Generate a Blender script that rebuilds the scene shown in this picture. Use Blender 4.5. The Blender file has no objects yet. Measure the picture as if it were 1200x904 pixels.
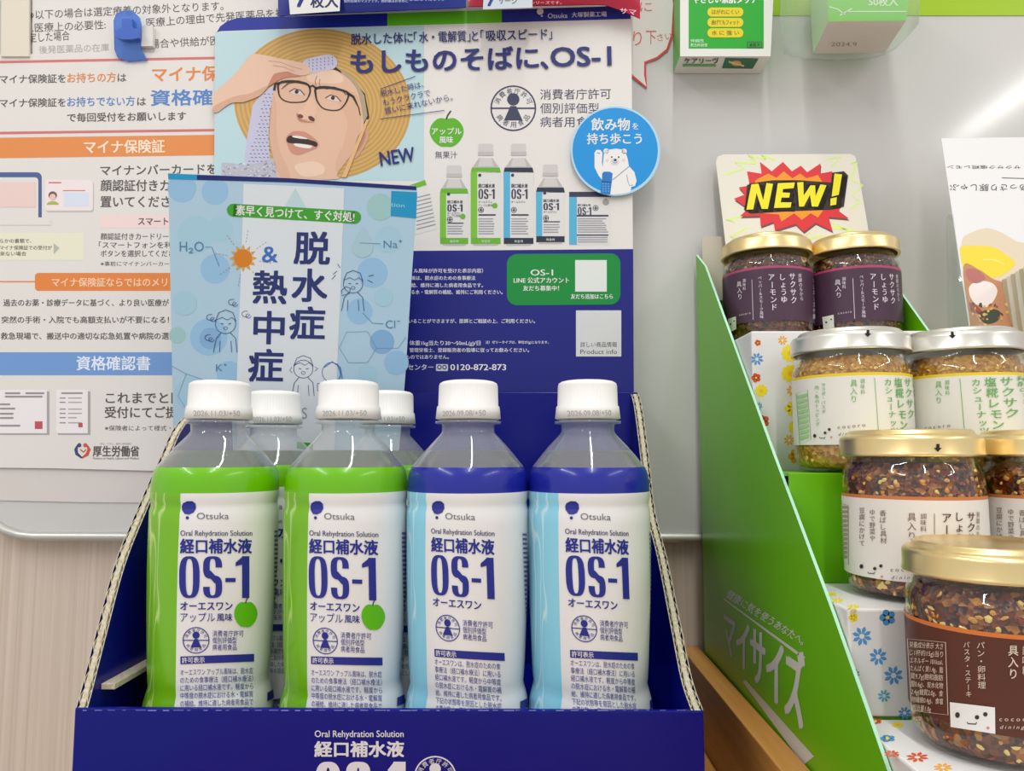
import bpy, bmesh, math, random
from mathutils import Vector, Matrix
from mathutils.geometry import tessellate_polygon

sc = bpy.context.scene
C = sc.collection
random.seed(7)
PI = math.pi

# ------------------------------------------------------------------ camera
# the camera is at the origin of the measurements; everything is in metres
F = 870.0
HORIZON, VPX = 530.0, 612.0
BASE = Vector((0.0, 0.0, 1.35))          # eye height above the shop floor
pitch = math.atan((HORIZON - 452) / F)
yaw = math.atan((VPX - 600) / F * math.cos(pitch))
fwd = Vector((-math.sin(yaw) * math.cos(pitch), math.cos(yaw) * math.cos(pitch), math.sin(pitch)))
right = Vector((math.cos(yaw), math.sin(yaw), 0))
up = right.cross(fwd)
cam = bpy.data.objects.new('camera', bpy.data.cameras.new('camera'))
C.objects.link(cam)
cam.data.sensor_width = 36.0
cam.data.lens = F / 1200 * 36
cam.data.clip_start = 0.01
cam.matrix_world = Matrix((
    (right.x, up.x, -fwd.x, BASE.x), (right.y, up.y, -fwd.y, BASE.y),
    (right.z, up.z, -fwd.z, BASE.z), (0, 0, 0, 1)))
sc.camera = cam
sc.cycles.transparent_max_bounces = 32
sc.cycles.max_bounces = 14

# ------------------------------------------------------------------ light
world = bpy.data.worlds.new('shop_light')
sc.world = world
world.use_nodes = True
world.node_tree.nodes['Background'].inputs[0].default_value = (1.0, 0.992, 0.985, 1)
world.node_tree.nodes['Background'].inputs[1].default_value = 0.56


def ceiling_tube(x, y, length, power, z=1.65):
    l = bpy.data.lights.new('ceiling_tube', 'AREA')
    l.shape = 'RECTANGLE'
    l.size = 0.045
    l.size_y = length
    l.energy = power
    l.color = (1.0, 0.982, 0.95)
    o = bpy.data.objects.new('ceiling_tube', l)
    o.location = BASE + Vector((x, y, z))
    C.objects.link(o)


ceiling_tube(0.16, -0.62, 2.3, 18)
ceiling_tube(2.30, -1.45, 2.4, 17)
ceiling_tube(-1.60, -1.30, 2.4, 19)

sc.view_settings.view_transform = 'Standard'
sc.view_settings.look = 'None'
sc.view_settings.exposure = 0.36
sc.view_settings.gamma = 1.0


# ------------------------------------------------------------------ helpers
def ray(px, py):
    return (fwd * F + right * (px - 600) - up * (py - 452)).normalized()


def at(px, py, Y):
    d = ray(px, py)
    return BASE + d * (Y / d.y)


def onX(px, py, X):
    d = ray(px, py)
    return BASE + d * (X / d.x)


def onZ(px, py, Z):
    d = ray(px, py)
    return BASE + d * (Z / d.z)


def lin(c):
    return tuple(((v / 255) / 12.92 if v / 255 <= 0.04045 else ((v / 255 + 0.055) / 1.055) ** 2.4) for v in c)


_m = {}


def rgb(r, g=None, b=None):
    if g is None:
        g = b = r
    return (r, g, b)


def M(c, rough=0.45, metal=0.0, spec=0.4, coat=0.0):
    k = (tuple(c), rough, metal, spec, coat)
    if k in _m:
        return _m[k]
    m = bpy.data.materials.new('surface')
    m.use_nodes = True
    b = m.node_tree.nodes['Principled BSDF']
    b.inputs['Base Color'].default_value = (*lin(c), 1)
    b.inputs['Roughness'].default_value = rough
    b.inputs['Metallic'].default_value = metal
    b.inputs['Specular IOR Level'].default_value = spec
    b.inputs['Coat Weight'].default_value = coat
    b.inputs['Coat Roughness'].default_value = 0.08
    _m[k] = m
    return m


class N:
    """small node-graph helper"""
    def __init__(s, name):
        s.m = bpy.data.materials.new(name)
        s.m.use_nodes = True
        s.t = s.m.node_tree
        s.b = s.t.nodes['Principled BSDF']
        s.out = s.t.nodes['Material Output']

    def n(s, typ, **kw):
        x = s.t.nodes.new(typ)
        for k, v in kw.items():
            if k.startswith('i_'):
                k = k[2:]
                k = int(k) if k.isdigit() else k.replace('_', ' ')
                x.inputs[k].default_value = v
            else:
                setattr(x, k, v)
        return x

    def l(s, a, b):
        s.t.links.new(a, b)

    def ramp(s, fac, stops, interp='LINEAR'):
        r = s.t.nodes.new('ShaderNodeValToRGB')
        r.color_ramp.interpolation = interp
        while len(r.color_ramp.elements) < len(stops):
            r.color_ramp.elements.new(0.5)
        for e, (p, c) in zip(r.color_ramp.elements, stops):
            e.position = p
            e.color = (*lin(c), 1)
        s.l(fac, r.inputs[0])
        return r.outputs[0]

    def coords(s, scale=(1, 1, 1), kind='Object'):
        tc = s.t.nodes.new('ShaderNodeTexCoord')
        mp = s.t.nodes.new('ShaderNodeMapping')
        mp.inputs['Scale'].default_value = scale
        s.l(tc.outputs[kind], mp.inputs[0])
        return mp.outputs[0]

    def bump(s, fac, strength, dist=0.001):
        b = s.n('ShaderNodeBump', i_Strength=strength, i_Distance=dist)
        s.l(fac, b.inputs['Height'])
        s.l(b.outputs[0], s.b.inputs['Normal'])


def mesh_obj(name, verts, faces, mats, idx=None, parent=None, smooth=False, origin=None):
    me = bpy.data.meshes.new(name)
    o0 = origin if origin is not None else (parent.location if parent else Vector((0, 0, 0)))
    if parent is not None and parent.parent is not None:
        o0 = parent.parent.location
    me.from_pydata([tuple(Vector(v) - o0) for v in verts], [], faces)
    for m in (mats if isinstance(mats, (list, tuple)) else [mats]):
        me.materials.append(m)
    if idx:
        me.polygons.foreach_set('material_index', idx)
    if smooth:
        me.polygons.foreach_set('use_smooth', [True] * len(me.polygons))
    me.update()
    o = bpy.data.objects.new(name, me)
    C.objects.link(o)
    if parent is not None:
        o.parent = parent
    else:
        o.location = o0
    return o


def bm_obj(name, bm, mats, parent=None, loc=None, smooth=False):
    """bmesh already in local coordinates"""
    me = bpy.data.meshes.new(name)
    bm.normal_update()
    bm.to_mesh(me)
    bm.free()
    for m in (mats if isinstance(mats, (list, tuple)) else [mats]):
        me.materials.append(m)
    if smooth:
        me.polygons.foreach_set('use_smooth', [True] * len(me.polygons))
    o = bpy.data.objects.new(name, me)
    C.objects.link(o)
    if parent is not None:
        o.parent = parent
    if loc is not None:
        o.location = loc
    return o


def thing(name, label, cat, loc, group=None):
    o = bpy.data.objects.new(name, None)
    o.empty_display_size = 0.01
    C.objects.link(o)
    o.location = loc
    tag(o, label, cat, group)
    return o


def tag(o, label=None, cat=None, group=None, kind=None):
    if label: o['label'] = label
    if cat: o['category'] = cat
    if group: o['group'] = group
    if kind: o['kind'] = kind
    return o


def box_verts(x0, x1, y0, y1, z0, z1):
    return ([(x0, y0, z0), (x1, y0, z0), (x1, y1, z0), (x0, y1, z0),
             (x0, y0, z1), (x1, y0, z1), (x1, y1, z1), (x0, y1, z1)],
            [(0, 3, 2, 1), (4, 5, 6, 7), (0, 1, 5, 4), (1, 2, 6, 5), (2, 3, 7, 6), (3, 0, 4, 7)])


def box(name, x0, x1, y0, y1, z0, z1, mat, parent=None, bev=0.0, rel=True, origin=None):
    """box given relative to the camera point"""
    bm = bmesh.new()
    v, f = box_verts(x0, x1, y0, y1, z0, z1)
    off = BASE if rel else Vector((0, 0, 0))
    if parent is not None:
        org = parent.location
    else:
        org = origin if origin is not None else Vector(((x0 + x1) / 2, (y0 + y1) / 2, z0)) + off
    vs = [bm.verts.new(Vector(p) + off - org) for p in v]
    for q in f:
        bm.faces.new([vs[i] for i in q])
    if bev:
        bmesh.ops.bevel(bm, geom=bm.edges[:], offset=bev, segments=2, affect='EDGES', profile=0.5)
    return bm_obj(name, bm, mat, parent, None if parent is not None else org)


def lathe_bm(profile, n=64, rib=None, cap0=True, cap1=True):
    """profile: list of (r,z); rib(z,a)->radius factor"""
    bm = bmesh.new()
    rings = []
    for (r, z) in profile:
        if r < 1e-6:
            rings.append([bm.verts.new((0, 0, z))])
            continue
        ring = []
        for k in range(n):
            a = 2 * PI * k / n
            rr = r * (rib(z, k) if rib else 1)
            ring.append(bm.verts.new((rr * math.cos(a), rr * math.sin(a), z)))
        rings.append(ring)
    for a, b in zip(rings, rings[1:]):
        if len(a) == 1 and len(b) == 1: continue
        for k in range(n):
            j = (k + 1) % n
            if len(a) == 1: bm.faces.new((a[0], b[j], b[k]))
            elif len(b) == 1: bm.faces.new((a[k], a[j], b[0]))
            else: bm.faces.new((a[k], a[j], b[j], b[k]))
    bmesh.ops.recalc_face_normals(bm, faces=bm.faces[:])
    return bm


# ------------------------------------------------------------------ printing on surfaces
_glyph = {}


def glyphs(text, bold, italic=False):
    k = (text, bold, italic)
    if k in _glyph:
        return _glyph[k]
    cu = bpy.data.curves.new('t', 'FONT')
    cu.body = text
    cu.size = 1.0
    cu.resolution_u = 3
    cu.fill_mode = 'FRONT' if hasattr(cu, 'fill_mode') else 'BOTH'
    if italic:
        cu.shear = 0.25
    ob = bpy.data.objects.new('t', cu)
    me = ob.to_mesh()
    me.calc_loop_triangles()
    vs = [(v.co.x, v.co.y) for v in me.vertices]
    ts = [tuple(t.vertices) for t in me.loop_triangles]
    ob.to_mesh_clear()
    bpy.data.objects.remove(ob)
    bpy.data.curves.remove(cu)
    if vs:
        x0 = min(v[0] for v in vs); x1 = max(v[0] for v in vs)
        y0 = min(v[1] for v in vs); y1 = max(v[1] for v in vs)
        vs = [((v[0] - x0) / max(x1 - x0, 1e-6), v[1]) for v in vs]
        _glyph[k] = (vs, ts, x1 - x0, y0, y1)
    else:
        _glyph[k] = ([], [], 1, 0, 1)
    return _glyph[k]


class Sheet:
    """a flat plane through three photo points with depths; L = layer towards the viewer"""
    STEP = 0.00007

    def __init__(s, a, b, c):
        A, B, D = at(*a), at(*b), at(*c)
        s.n = (B - A).cross(D - A).normalized()
        if s.n.dot(BASE - A) < 0: s.n = -s.n
        s.p = A

    def P(s, px, py, L=0):
        d = ray(px, py)
        t = (s.p - BASE).dot(s.n) / d.dot(s.n)
        return BASE + d * t + s.n * (L * s.STEP)

    maxlen = None


class Axis(Sheet):
    """plane perpendicular to an axis at a given value (relative to the camera point)"""
    def __init__(s, axis, val):
        s.p = BASE.copy()
        s.p[axis] += val
        s.n = Vector((0, 0, 0)); s.n[axis] = 1
        if s.n.dot(BASE - s.p) < 0: s.n = -s.n


class Wrap:
    """surface of revolution; returns world points on it"""
    STEP = 0.00012
    maxlen = 5.0

    def __init__(s, c, rf, eps=0.0003):
        s.c = c; s.rf = rf; s.eps = eps

    def P(s, px, py, L=0):
        d = ray(px, py)
        o = BASE - s.c
        z = None
        r = s.rf(o.z + d.z / d.y * (s.c.y - BASE.y))
        for _ in range(4):
            rr = r
            a = d.x * d.x + d.y * d.y
            b = o.x * d.x + o.y * d.y
            cc = o.x * o.x + o.y * o.y - rr * rr
            disc = b * b - a * cc
            t = (-b - math.sqrt(disc)) / a if disc > 0 else -b / a
            z = o.z + d.z * t
            r = s.rf(z)
        p = o + d * t
        h = math.hypot(p.x, p.y)
        k = (rr + s.eps + L * s.STEP) / h
        return s.c + Vector((p.x * k, p.y * k, p.z))


def shifts(bold, h):
    d = bold * h * 1.0
    if d <= 0: return [(0, 0)]
    if h < 9: return [(-d, -d * .4), (d, d * .4)]
    return [(-d, -d * .7), (d, -d * .7), (-d, d * .7), (d, d * .7)]


class Print:
    def __init__(s, surf):
        s.s = surf; s.v = []; s.f = []; s.mi = []; s.mats = []

    def mat(s, c):
        m = c if isinstance(c, bpy.types.Material) else M(c)
        if m not in s.mats: s.mats.append(m)
        return s.mats.index(m)

    def tri(s, pts, tris, col, L=1):
        b = len(s.v); i = s.mat(col)
        if s.s.maxlen:
            pts = list(pts); todo = list(tris); tris = []; mid = {}
            ml = s.s.maxlen
            while todo:
                t = todo.pop()
                e = [(abs(pts[t[a_]][0] - pts[t[(a_ + 1) % 3]][0]), a_) for a_ in range(3)]
                m_, a_ = max(e)
                if m_ <= ml: tris.append(t); continue
                i0, i1, i2 = t[a_], t[(a_ + 1) % 3], t[(a_ + 2) % 3]
                kk = (min(i0, i1), max(i0, i1))
                if kk not in mid:
                    mid[kk] = len(pts)
                    pts.append(((pts[i0][0] + pts[i1][0]) / 2, (pts[i0][1] + pts[i1][1]) / 2))
                todo += [(i0, mid[kk], i2), (mid[kk], i1, i2)]
        s.v += [s.s.P(x, y, L) for x, y in pts]
        s.f += [tuple(b + k for k in t) for t in tris]
        s.mi += [i] * len(tris)
        return s

    def poly(s, pts, col, L=1):
        t = tessellate_polygon([[Vector((x, y, 0)) for x, y in pts]])
        return s.tri(pts, t, col, L)

    def rect(s, x0, y0, x1, y1, col, L=1, nx=1, dy=0.0, dyb=None):
        """dy: rise of the right end relative to the left (screen px)"""
        if dyb is None: dyb = dy
        pts = []; fs = []
        for k in range(nx + 1):
            u = k / nx
            pts.append((x0 + (x1 - x0) * u, y0 + dy * u)); pts.append((x0 + (x1 - x0) * u, y1 + dyb * u))
        for k in range(nx):
            fs += [(2 * k, 2 * k + 1, 2 * k + 3), (2 * k, 2 * k + 3, 2 * k + 2)]
        return s.tri(pts, fs, col, L)

    def rrect(s, x0, y0, x1, y1, r, col, L=1, dy=0.0):
        pts = []
        for cx, cy, a0 in ((x1 - r, y0 + r, -90), (x1 - r, y1 - r, 0), (x0 + r, y1 - r, 90), (x0 + r, y0 + r, 180)):
            for k in range(7):
                a = math.radians(a0 + 15 * k)
                x = cx + r * math.cos(a)
                pts.append((x, cy + r * math.sin(a) + dy * (x - x0) / (x1 - x0)))
        return s.poly(pts, col, L)

    def ell(s, cx, cy, rx, ry, col, L=1, n=28, rot=0.0, a0=0, a1=360):
        c, q = math.cos(math.radians(rot)), math.sin(math.radians(rot))
        pts = [(cx, cy)]
        for k in range(n + 1):
            a = math.radians(a0 + (a1 - a0) * k / n)
            x, y = rx * math.cos(a), ry * math.sin(a)
            pts.append((cx + x * c - y * q, cy + x * q + y * c))
        return s.tri(pts, [(0, k, k + 1) for k in range(1, n + 1)], col, L)

    def arc(s, cx, cy, rx, ry, w, col, L=1, n=32, a0=0, a1=360, rot=0.0):
        c, q = math.cos(math.radians(rot)), math.sin(math.radians(rot))
        pts = []
        for k in range(n + 1):
            a = math.radians(a0 + (a1 - a0) * k / n)
            for e in (-w / 2, w / 2):
                x, y = (rx + e) * math.cos(a), (ry + e) * math.sin(a)
                pts.append((cx + x * c - y * q, cy + x * q + y * c))
        fs = []
        for k in range(n):
            fs += [(2 * k, 2 * k + 1, 2 * k + 3), (2 * k, 2 * k + 3, 2 * k + 2)]
        return s.tri(pts, fs, col, L)

    def line(s, pts, w, col, L=1, closed=False):
        if closed: pts = list(pts) + [pts[0]]
        ws = w if isinstance(w, (list, tuple)) else [w] * len(pts)
        q = []
        for k, (x, y) in enumerate(pts):
            if closed and k in (0, len(pts) - 1):
                a, b = pts[-2], pts[1]
            else:
                a, b = pts[max(k - 1, 0)], pts[min(k + 1, len(pts) - 1)]
            dx, dy = b[0] - a[0], b[1] - a[1]
            h = math.hypot(dx, dy) or 1
            nx, ny = -dy / h * ws[k] / 2, dx / h * ws[k] / 2
            q += [(x + nx, y + ny), (x - nx, y - ny)]
        fs = []
        for k in range(len(pts) - 1):
            fs += [(2 * k, 2 * k + 1, 2 * k + 3), (2 * k, 2 * k + 3, 2 * k + 2)]
        return s.tri(q, fs, col, L)

    def text(s, t, x0, y0, x1, h, col, L=2, y1=None, bold=0.0, italic=False):
        """baseline from (x0,y0) to (x1,y1); h = height of a capital / kanji body in px"""
        if y1 is None: y1 = y0
        vs, ts, w, lo, hi = glyphs(t, 0, italic)
        dx, dy = x1 - x0, y1 - y0
        ln = math.hypot(dx, dy)
        ux, uy = dx / ln, dy / ln
        cjk = any(ord(c_) > 0x2fff for c_ in t)
        k = h / (0.90 if cjk else 0.74)
        up_ = 0.075 if cjk else 0.0
        for q_, (ox, oy) in enumerate(shifts(bold, h)):
            pts = [(x0 + ox + dx * u + uy * (v + up_) * k, y0 + oy + dy * u - ux * (v + up_) * k) for u, v in vs]
            s.tri(pts, ts, col, L + q_ * .14)
        return s

    def vtext(s, t, x, y0, y1, w, col, L=2, bold=0.0, x1=None, mir=False, skx=0.0, sky=0.0):
        """characters stacked from y0 to y1, w = width of one; skx/sky shear of each glyph"""
        if x1 is None: x1 = x
        n = len(t)
        st = (y1 - y0) / n
        for k, ch in enumerate(t):
            if ch == ' ': continue
            cx = x + (x1 - x) * (k + .5) / n
            cy = y0 + st * (k + .5)
            vs, ts, gw, lo, hi = glyphs(ch, 0)
            sx = w * min(gw / 0.92, 1.0)
            mid = (lo + hi) / 2
            sy = st * 0.92 / 0.95
            pts = []
            for u, v in vs:
                a, b = (u - .5) * sx, -(v - (0.33 if ch not in '、。' else 0.7)) * sy
                if ch in 'ー｜～':          # turned upright in vertical setting
                    a, b = -(v - mid) * w, (u - .5) * st * .8
                if ch in '、。':
                    a += w * .3
                pts.append((cx + a + skx * b, cy + b + sky * a))
            for q_, (ox, oy) in enumerate(shifts(bold, w)):
                s.tri([(x_ + ox, y_ + oy) for x_, y_ in pts], ts, col, L + q_ * .14)
        return s

    def build(s, name, parent=None):
        return mesh_obj(name, s.v, s.f, s.mats, s.mi, parent)


def plate(name, sheet, pts, thick, mat, parent=None, L=0):
    """a thin board: outline in photo points laid on the sheet's plane, with real thickness"""
    fr = [sheet.P(x, y, L) for x, y in pts]
    bk = [p - sheet.n * thick for p in fr]
    n = len(pts)
    t = tessellate_polygon([[Vector((x, y, 0)) for x, y in pts]])
    faces = [tuple(a) for a in t] + [tuple(n + k for k in reversed(a)) for a in t]
    faces += [(k, (k + 1) % n, n + (k + 1) % n, n + k) for k in range(n)]
    return mesh_obj(name, fr + bk, faces, mat, None, parent)


def copy_tree(o, parent=None):
    c = o.copy(); C.objects.link(c)
    if parent is not None: c.parent = parent
    for ch in [x for x in kids.get(o.name, [])]:
        copy_tree(ch, c)
    return c


kids = {}


def index_kids(o):
    kids[o.name] = list(o.children)
    for c in o.children: index_kids(c)


NAVY = rgb(22, 30, 140)
WHITE = rgb(232, 230, 228)
GREY = rgb(70, 70, 72)
LIME = rgb(98, 186, 10)
CYAN = rgb(30, 150, 214)

# ------------------------------------------------------------------ materials with structure
def wall_grain():
    g = N('beige_wall_grain')
    c = g.coords((260, 1, 1.2))
    no = g.n('ShaderNodeTexNoise', i_Scale=1.0, i_Detail=6.0, i_Roughness=0.7)
    g.l(c, no.inputs['Vector'])
    g.l(g.ramp(no.outputs[0], [(0.3, (196, 178, 160)), (0.5, (212, 196, 180)), (0.72, (222, 208, 194))]), g.b.inputs['Base Color'])
    g.bump(no.outputs[0], 0.12)
    g.b.inputs['Roughness'].default_value = 0.55
    return g.m


def whiteboard_mat():
    g = N('whiteboard_enamel')
    c = g.coords((3, 3, 3))
    no = g.n('ShaderNodeTexNoise', i_Scale=2.0, i_Detail=2.0)
    g.l(c, no.inputs['Vector'])
    g.l(g.ramp(no.outputs[0], [(0.3, (200, 199, 196)), (0.7, (208, 207, 204))]), g.b.inputs['Base Color'])
    g.b.inputs['Roughness'].default_value = 0.11
    g.b.inputs['Specular IOR Level'].default_value = 0.45
    return g.m


def wood_mat(a, b, name, scale=(90, 3, 90)):
    g = N(name)
    c = g.coords(scale)
    no = g.n('ShaderNodeTexNoise', i_Scale=1.0, i_Detail=5.0, i_Roughness=0.6)
    g.l(c, no.inputs['Vector'])
    g.l(g.ramp(no.outputs[0], [(0.3, a), (0.7, b)]), g.b.inputs['Base Color'])
    g.bump(no.outputs[0], 0.15)
    g.b.inputs['Roughness'].default_value = 0.42
    return g.m


def kraft_mat():
    g = N('cut_cardboard')
    c = g.coords((600, 600, 600))
    no = g.n('ShaderNodeTexNoise', i_Scale=1.0, i_Detail=3.0)
    g.l(c, no.inputs['Vector'])
    g.l(g.ramp(no.outputs[0], [(0.3, (176, 164, 138)), (0.7, (214, 206, 184))]), g.b.inputs['Base Color'])
    g.b.inputs['Roughness'].default_value = 0.85
    return g.m


def thin_clear(name, tint=(0.97, 0.98, 0.98), base=0.03, rough=0.03, strength=1.0, haze=0.0):
    g = N(name)
    tr = g.n('ShaderNodeBsdfTransparent'); tr.inputs[0].default_value = (*tint, 1)
    gl = g.n('ShaderNodeBsdfGlossy'); gl.inputs['Roughness'].default_value = rough
    gl.inputs[0].default_value = (1, 1, 1, 1)
    lw = g.n('ShaderNodeLayerWeight', i_Blend=0.5)
    pw = g.n('ShaderNodeMath', operation='POWER', i_1=4.0)
    g.l(lw.outputs['Facing'], pw.inputs[0])
    ma = g.n('ShaderNodeMath', operation='MULTIPLY_ADD', i_1=strength * .8, i_2=base)
    g.l(pw.outputs[0], ma.inputs[0])
    mx = g.n('ShaderNodeMixShader')
    g.l(ma.outputs[0], mx.inputs[0]); g.l(tr.outputs[0], mx.inputs[1]); g.l(gl.outputs[0], mx.inputs[2])
    if haze:
        df = g.n('ShaderNodeBsdfDiffuse'); df.inputs[0].default_value = (.9, .92, .94, 1)
        m2 = g.n('ShaderNodeMixShader'); m2.inputs[0].default_value = haze
        g.l(mx.outputs[0], m2.inputs[1]); g.l(df.outputs[0], m2.inputs[2])
        g.l(m2.outputs[0], g.out.inputs[0])
    else:
        g.l(mx.outputs[0], g.out.inputs[0])
    return g.m


def liquid_mat():
    g = N('clear_drink')
    b = g.b
    b.inputs['Base Color'].default_value = (0.97, 0.985, 1, 1)
    b.inputs['Transmission Weight'].default_value = 1.0
    b.inputs['IOR'].default_value = 1.33
    b.inputs['Roughness'].default_value = 0.0
    return g.m


def filling_mat(name, oil, dark, mid, light):
    g = N(name)
    c = g.coords((1, 1, 1))
    v = g.n('ShaderNodeTexVoronoi', i_Scale=430.0); g.l(c, v.inputs['Vector'])
    sep = g.n('ShaderNodeSeparateColor'); g.l(v.outputs['Color'], sep.inputs[0])
    no = g.n('ShaderNodeTexNoise', i_Scale=90.0, i_Detail=3.0); g.l(c, no.inputs['Vector'])
    ad = g.n('ShaderNodeMath', operation='MULTIPLY_ADD', i_1=0.45); g.l(no.outputs[0], ad.inputs[0])
    sq = g.n('ShaderNodeMath', operation='MULTIPLY_ADD', i_1=0.62, i_2=0.0); g.l(sep.outputs[0], sq.inputs[0]); g.l(sq.outputs[0], ad.inputs[2])
    g.l(g.ramp(ad.outputs[0], [(0.30, oil), (0.62, dark), (0.92, mid), (1.0, light)]), g.b.inputs['Base Color'])
    g.bump(v.outputs['Distance'], 0.5, 0.002)
    g.b.inputs['Roughness'].default_value = 0.25
    return g.m


MW = wall_grain(); MB = whiteboard_mat(); KR = kraft_mat()
CLEAR = thin_clear('clear_plastic', base=0.05, strength=1.0, haze=0.15)
GLASS = thin_clear('jar_glass', tint=(0.95, 0.965, 0.94), base=0.06, strength=1.0)
FILM = thin_clear('cellophane', base=0.03, strength=.6, rough=0.15, haze=.12)
LIQ = liquid_mat()
WOOD = wood_mat((172, 116, 52), (206, 152, 82), 'pale_orange_wood')
PAPER = M(rgb(226, 222, 218), rough=0.6, spec=0.25)
PAPER2 = M(rgb(214, 208, 204), rough=0.65, spec=0.2)

# ------------------------------------------------------------------ setting
WY = 0.600
zb = BASE.z
w = box('wall_back', -2.2, 3.0, WY + 0.012, WY + 0.10, -1.35, 1.7, MW)
tag(w, kind='structure')
fl = box('floor', -2.2, 3.0, -3.0, WY + 0.012, -1.40, -1.35, M(rgb(170, 160, 148), rough=0.3))
tag(fl, kind='structure')

# whiteboard with rounded metal frame
L0, L1 = at(-46, 600, WY).x, 1.15
ZB, ZT = (at(60, 629, WY).z - BASE.z), 0.62
wbp = thing('whiteboard', 'large glossy white enamel board with rounded silver frame mounted on beige wall', 'whiteboard', BASE + Vector((0.3, WY + .011, ZB)))


def rr_outline(x0, x1, z0, z1, r, n=8):
    pts = []
    for cx, cz, a0 in ((x1 - r, z0 + r, -90), (x1 - r, z1 - r, 0), (x0 + r, z1 - r, 90), (x0 + r, z0 + r, 180)):
        for k in range(n + 1):
            a = math.radians(a0 + 90 * k / n)
            pts.append((cx + r * math.cos(a), cz + r * math.sin(a)))
    return pts


ol = rr_outline(L0, L1, ZB, ZT, 0.062)
n = len(ol)
vs = [BASE + Vector((x, WY, z)) for x, z in ol] + [BASE + Vector((x, WY + 0.011, z)) for x, z in ol]
mesh_obj('board_panel', vs, [tuple(range(n)), tuple(range(2 * n - 1, n - 1, -1))] + [(k, (k + 1) % n, n + (k + 1) % n, n + k) for k in range(n)], MB, None, wbp)
fv = []; ff = []
NS = 8
for k, (x, z) in enumerate(ol):
    a, b = ol[k - 1], ol[(k + 1) % n]
    tx, tz = b[0] - a[0], b[1] - a[1]
    h = math.hypot(tx, tz); nx, nz = tz / h, -tx / h
    for j in range(NS):
        t = 2 * PI * j / NS
        rr = 0.0042
        fv.append(BASE + Vector((x + nx * rr * math.cos(t), WY + 0.001 + rr * math.sin(t) * 1.4, z + nz * rr * math.cos(t))))
for k in range(n):
    for j in range(NS):
        ff.append((k * NS + j, k * NS + (j + 1) % NS, ((k + 1) % n) * NS + (j + 1) % NS, ((k + 1) % n) * NS + j))
mesh_obj('board_frame', fv, ff, M(rgb(196, 196, 190), rough=0.35, metal=0.6), None, wbp, smooth=True)
# yellow-green strip along the board
s = Axis(1, WY - 0.0006)
gs = plate('magnetic_strip', s, [(760, -60), (1330, -60), (1330, 18), (760, 18)], 0.0006, M(rgb(160, 196, 24), rough=0.35))
tag(gs, 'yellow-green magnetic strip across the top right of the whiteboard', 'strip')

# ------------------------------------------------------------------ papers on the whiteboard
CH = rgb(84, 80, 78)
sh = Axis(1, WY - 0.0008)
o = plate('blank_sheet', sh, [(-30, 480), (330, 480), (330, 592), (262, 590), (100, 589), (-30, 586)], 0.0003, PAPER2)
tag(o, 'blank white sheet showing only its lower edge beneath the insurance card notice', 'paper')
sh = Axis(1, WY - 0.0014)
o = thing('notice_sheet', 'white sheet of black text pinned at the top left under a blue clip', 'paper', sh.P(180, 120))
plate('paper', sh, [(38, -60), (345, -60), (345, 110), (38, 110)], 0.0003, PAPER, o)
p = Print(sh)
p.text('※以下の場合は選定療養の対象外となります。', 34, 23, 262, 10.5, CH, y1=12)
p.text('.医療上の必要性:', 38, 38, 124, 10.5, CH, y1=34)
p.text('医療上の理由で先発医薬品を指', 172, 32, 334, 10.5, CH, y1=20)
p.text('定した場合', 34, 50, 82, 11, CH, y1=47)
p.text('後発医薬品の在庫', 46, 63, 128, 9, rgb(176, 172, 170), y1=60)
p.text('場合や供給が困難な場合', 176, 57, 304, 10.5, CH, y1=50)
p.build('lettering', o)
o = plate('beige_strip', Axis(1, WY - 0.004), [(2, -60), (34, -60), (34, 66), (1, 66)], 0.002, M(rgb(222, 214, 196), rough=0.5))
tag(o, 'plain beige card strip at the far top left corner', 'card')

# insurance card notice
sh = Axis(1, WY - 0.0024)
nt = thing('insurance_notice', 'white poster with orange and blue bars about health insurance cards', 'poster', sh.P(130, 300))
plate('paper', sh, [(-34, 64), (60, 63), (330, 61), (330, 552), (178, 552), (60, 549), (-34, 548)], 0.0003, PAPER, nt)
p = Print(sh)
OR = rgb(226, 132, 62); BL = rgb(78, 130, 200); RD = rgb(206, 112, 112)
p.rect(-34, 72, 330, 75, RD, dy=-7)
p.rect(-34, 155, 330, 158, RD, dy=-5)
p.rect(-34, 162, 330, 186, rgb(226, 140, 72), dy=-5)
p.text('マイナ保険証を', 0, 98, 77, 10, CH, bold=.012, y1=97)
p.text('お持ちの方', 79, 97, 136, 11, OR, bold=.012, y1=96)
p.text('は', 138, 96, 148, 10, CH, bold=.012)
p.text('マイナ保険', 179, 96, 276, 17, OR, bold=.02, y1=94)
p.text('マイナ保険証を', 0, 126, 77, 10, CH, bold=.012, y1=125)
p.text('お持ちでない方', 79, 125, 158, 11, BL, bold=.012, y1=124)
p.text('は', 161, 124, 171, 10, CH, bold=.012)
p.text('資格確', 177, 124, 249, 18, BL, bold=.02, y1=123)
p.text('で毎回受付をお願いします', 79, 143, 218, 10, CH, bold=.015, y1=141)
p.text('マイナ保険証', 99, 180, 193, 15, rgb(250, 228, 206), bold=.02, y1=179)
DB = rgb(70, 96, 150)
p.rrect(-34, 202, 49, 262, 6, DB, 1); p.rrect(-34, 208, 45, 262, 4, PAPER, 2); p.rect(-34, 255, 60, 264, PAPER, 3)
p.rect(-34, 214, 42, 243, rgb(234, 206, 200), 4)
p.rrect(54, 213, 110, 249, 3, rgb(196, 190, 190), 1); p.rrect(53, 211, 109, 247, 3, rgb(238, 226, 226), 2)
p.rect(75, 226, 104, 242, rgb(214, 224, 240), 3); p.ell(62, 229, 5, 4.5, rgb(110, 84, 90), 4); p.ell(62, 231, 3.6, 3.6, rgb(232, 196, 176), 5)
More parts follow.
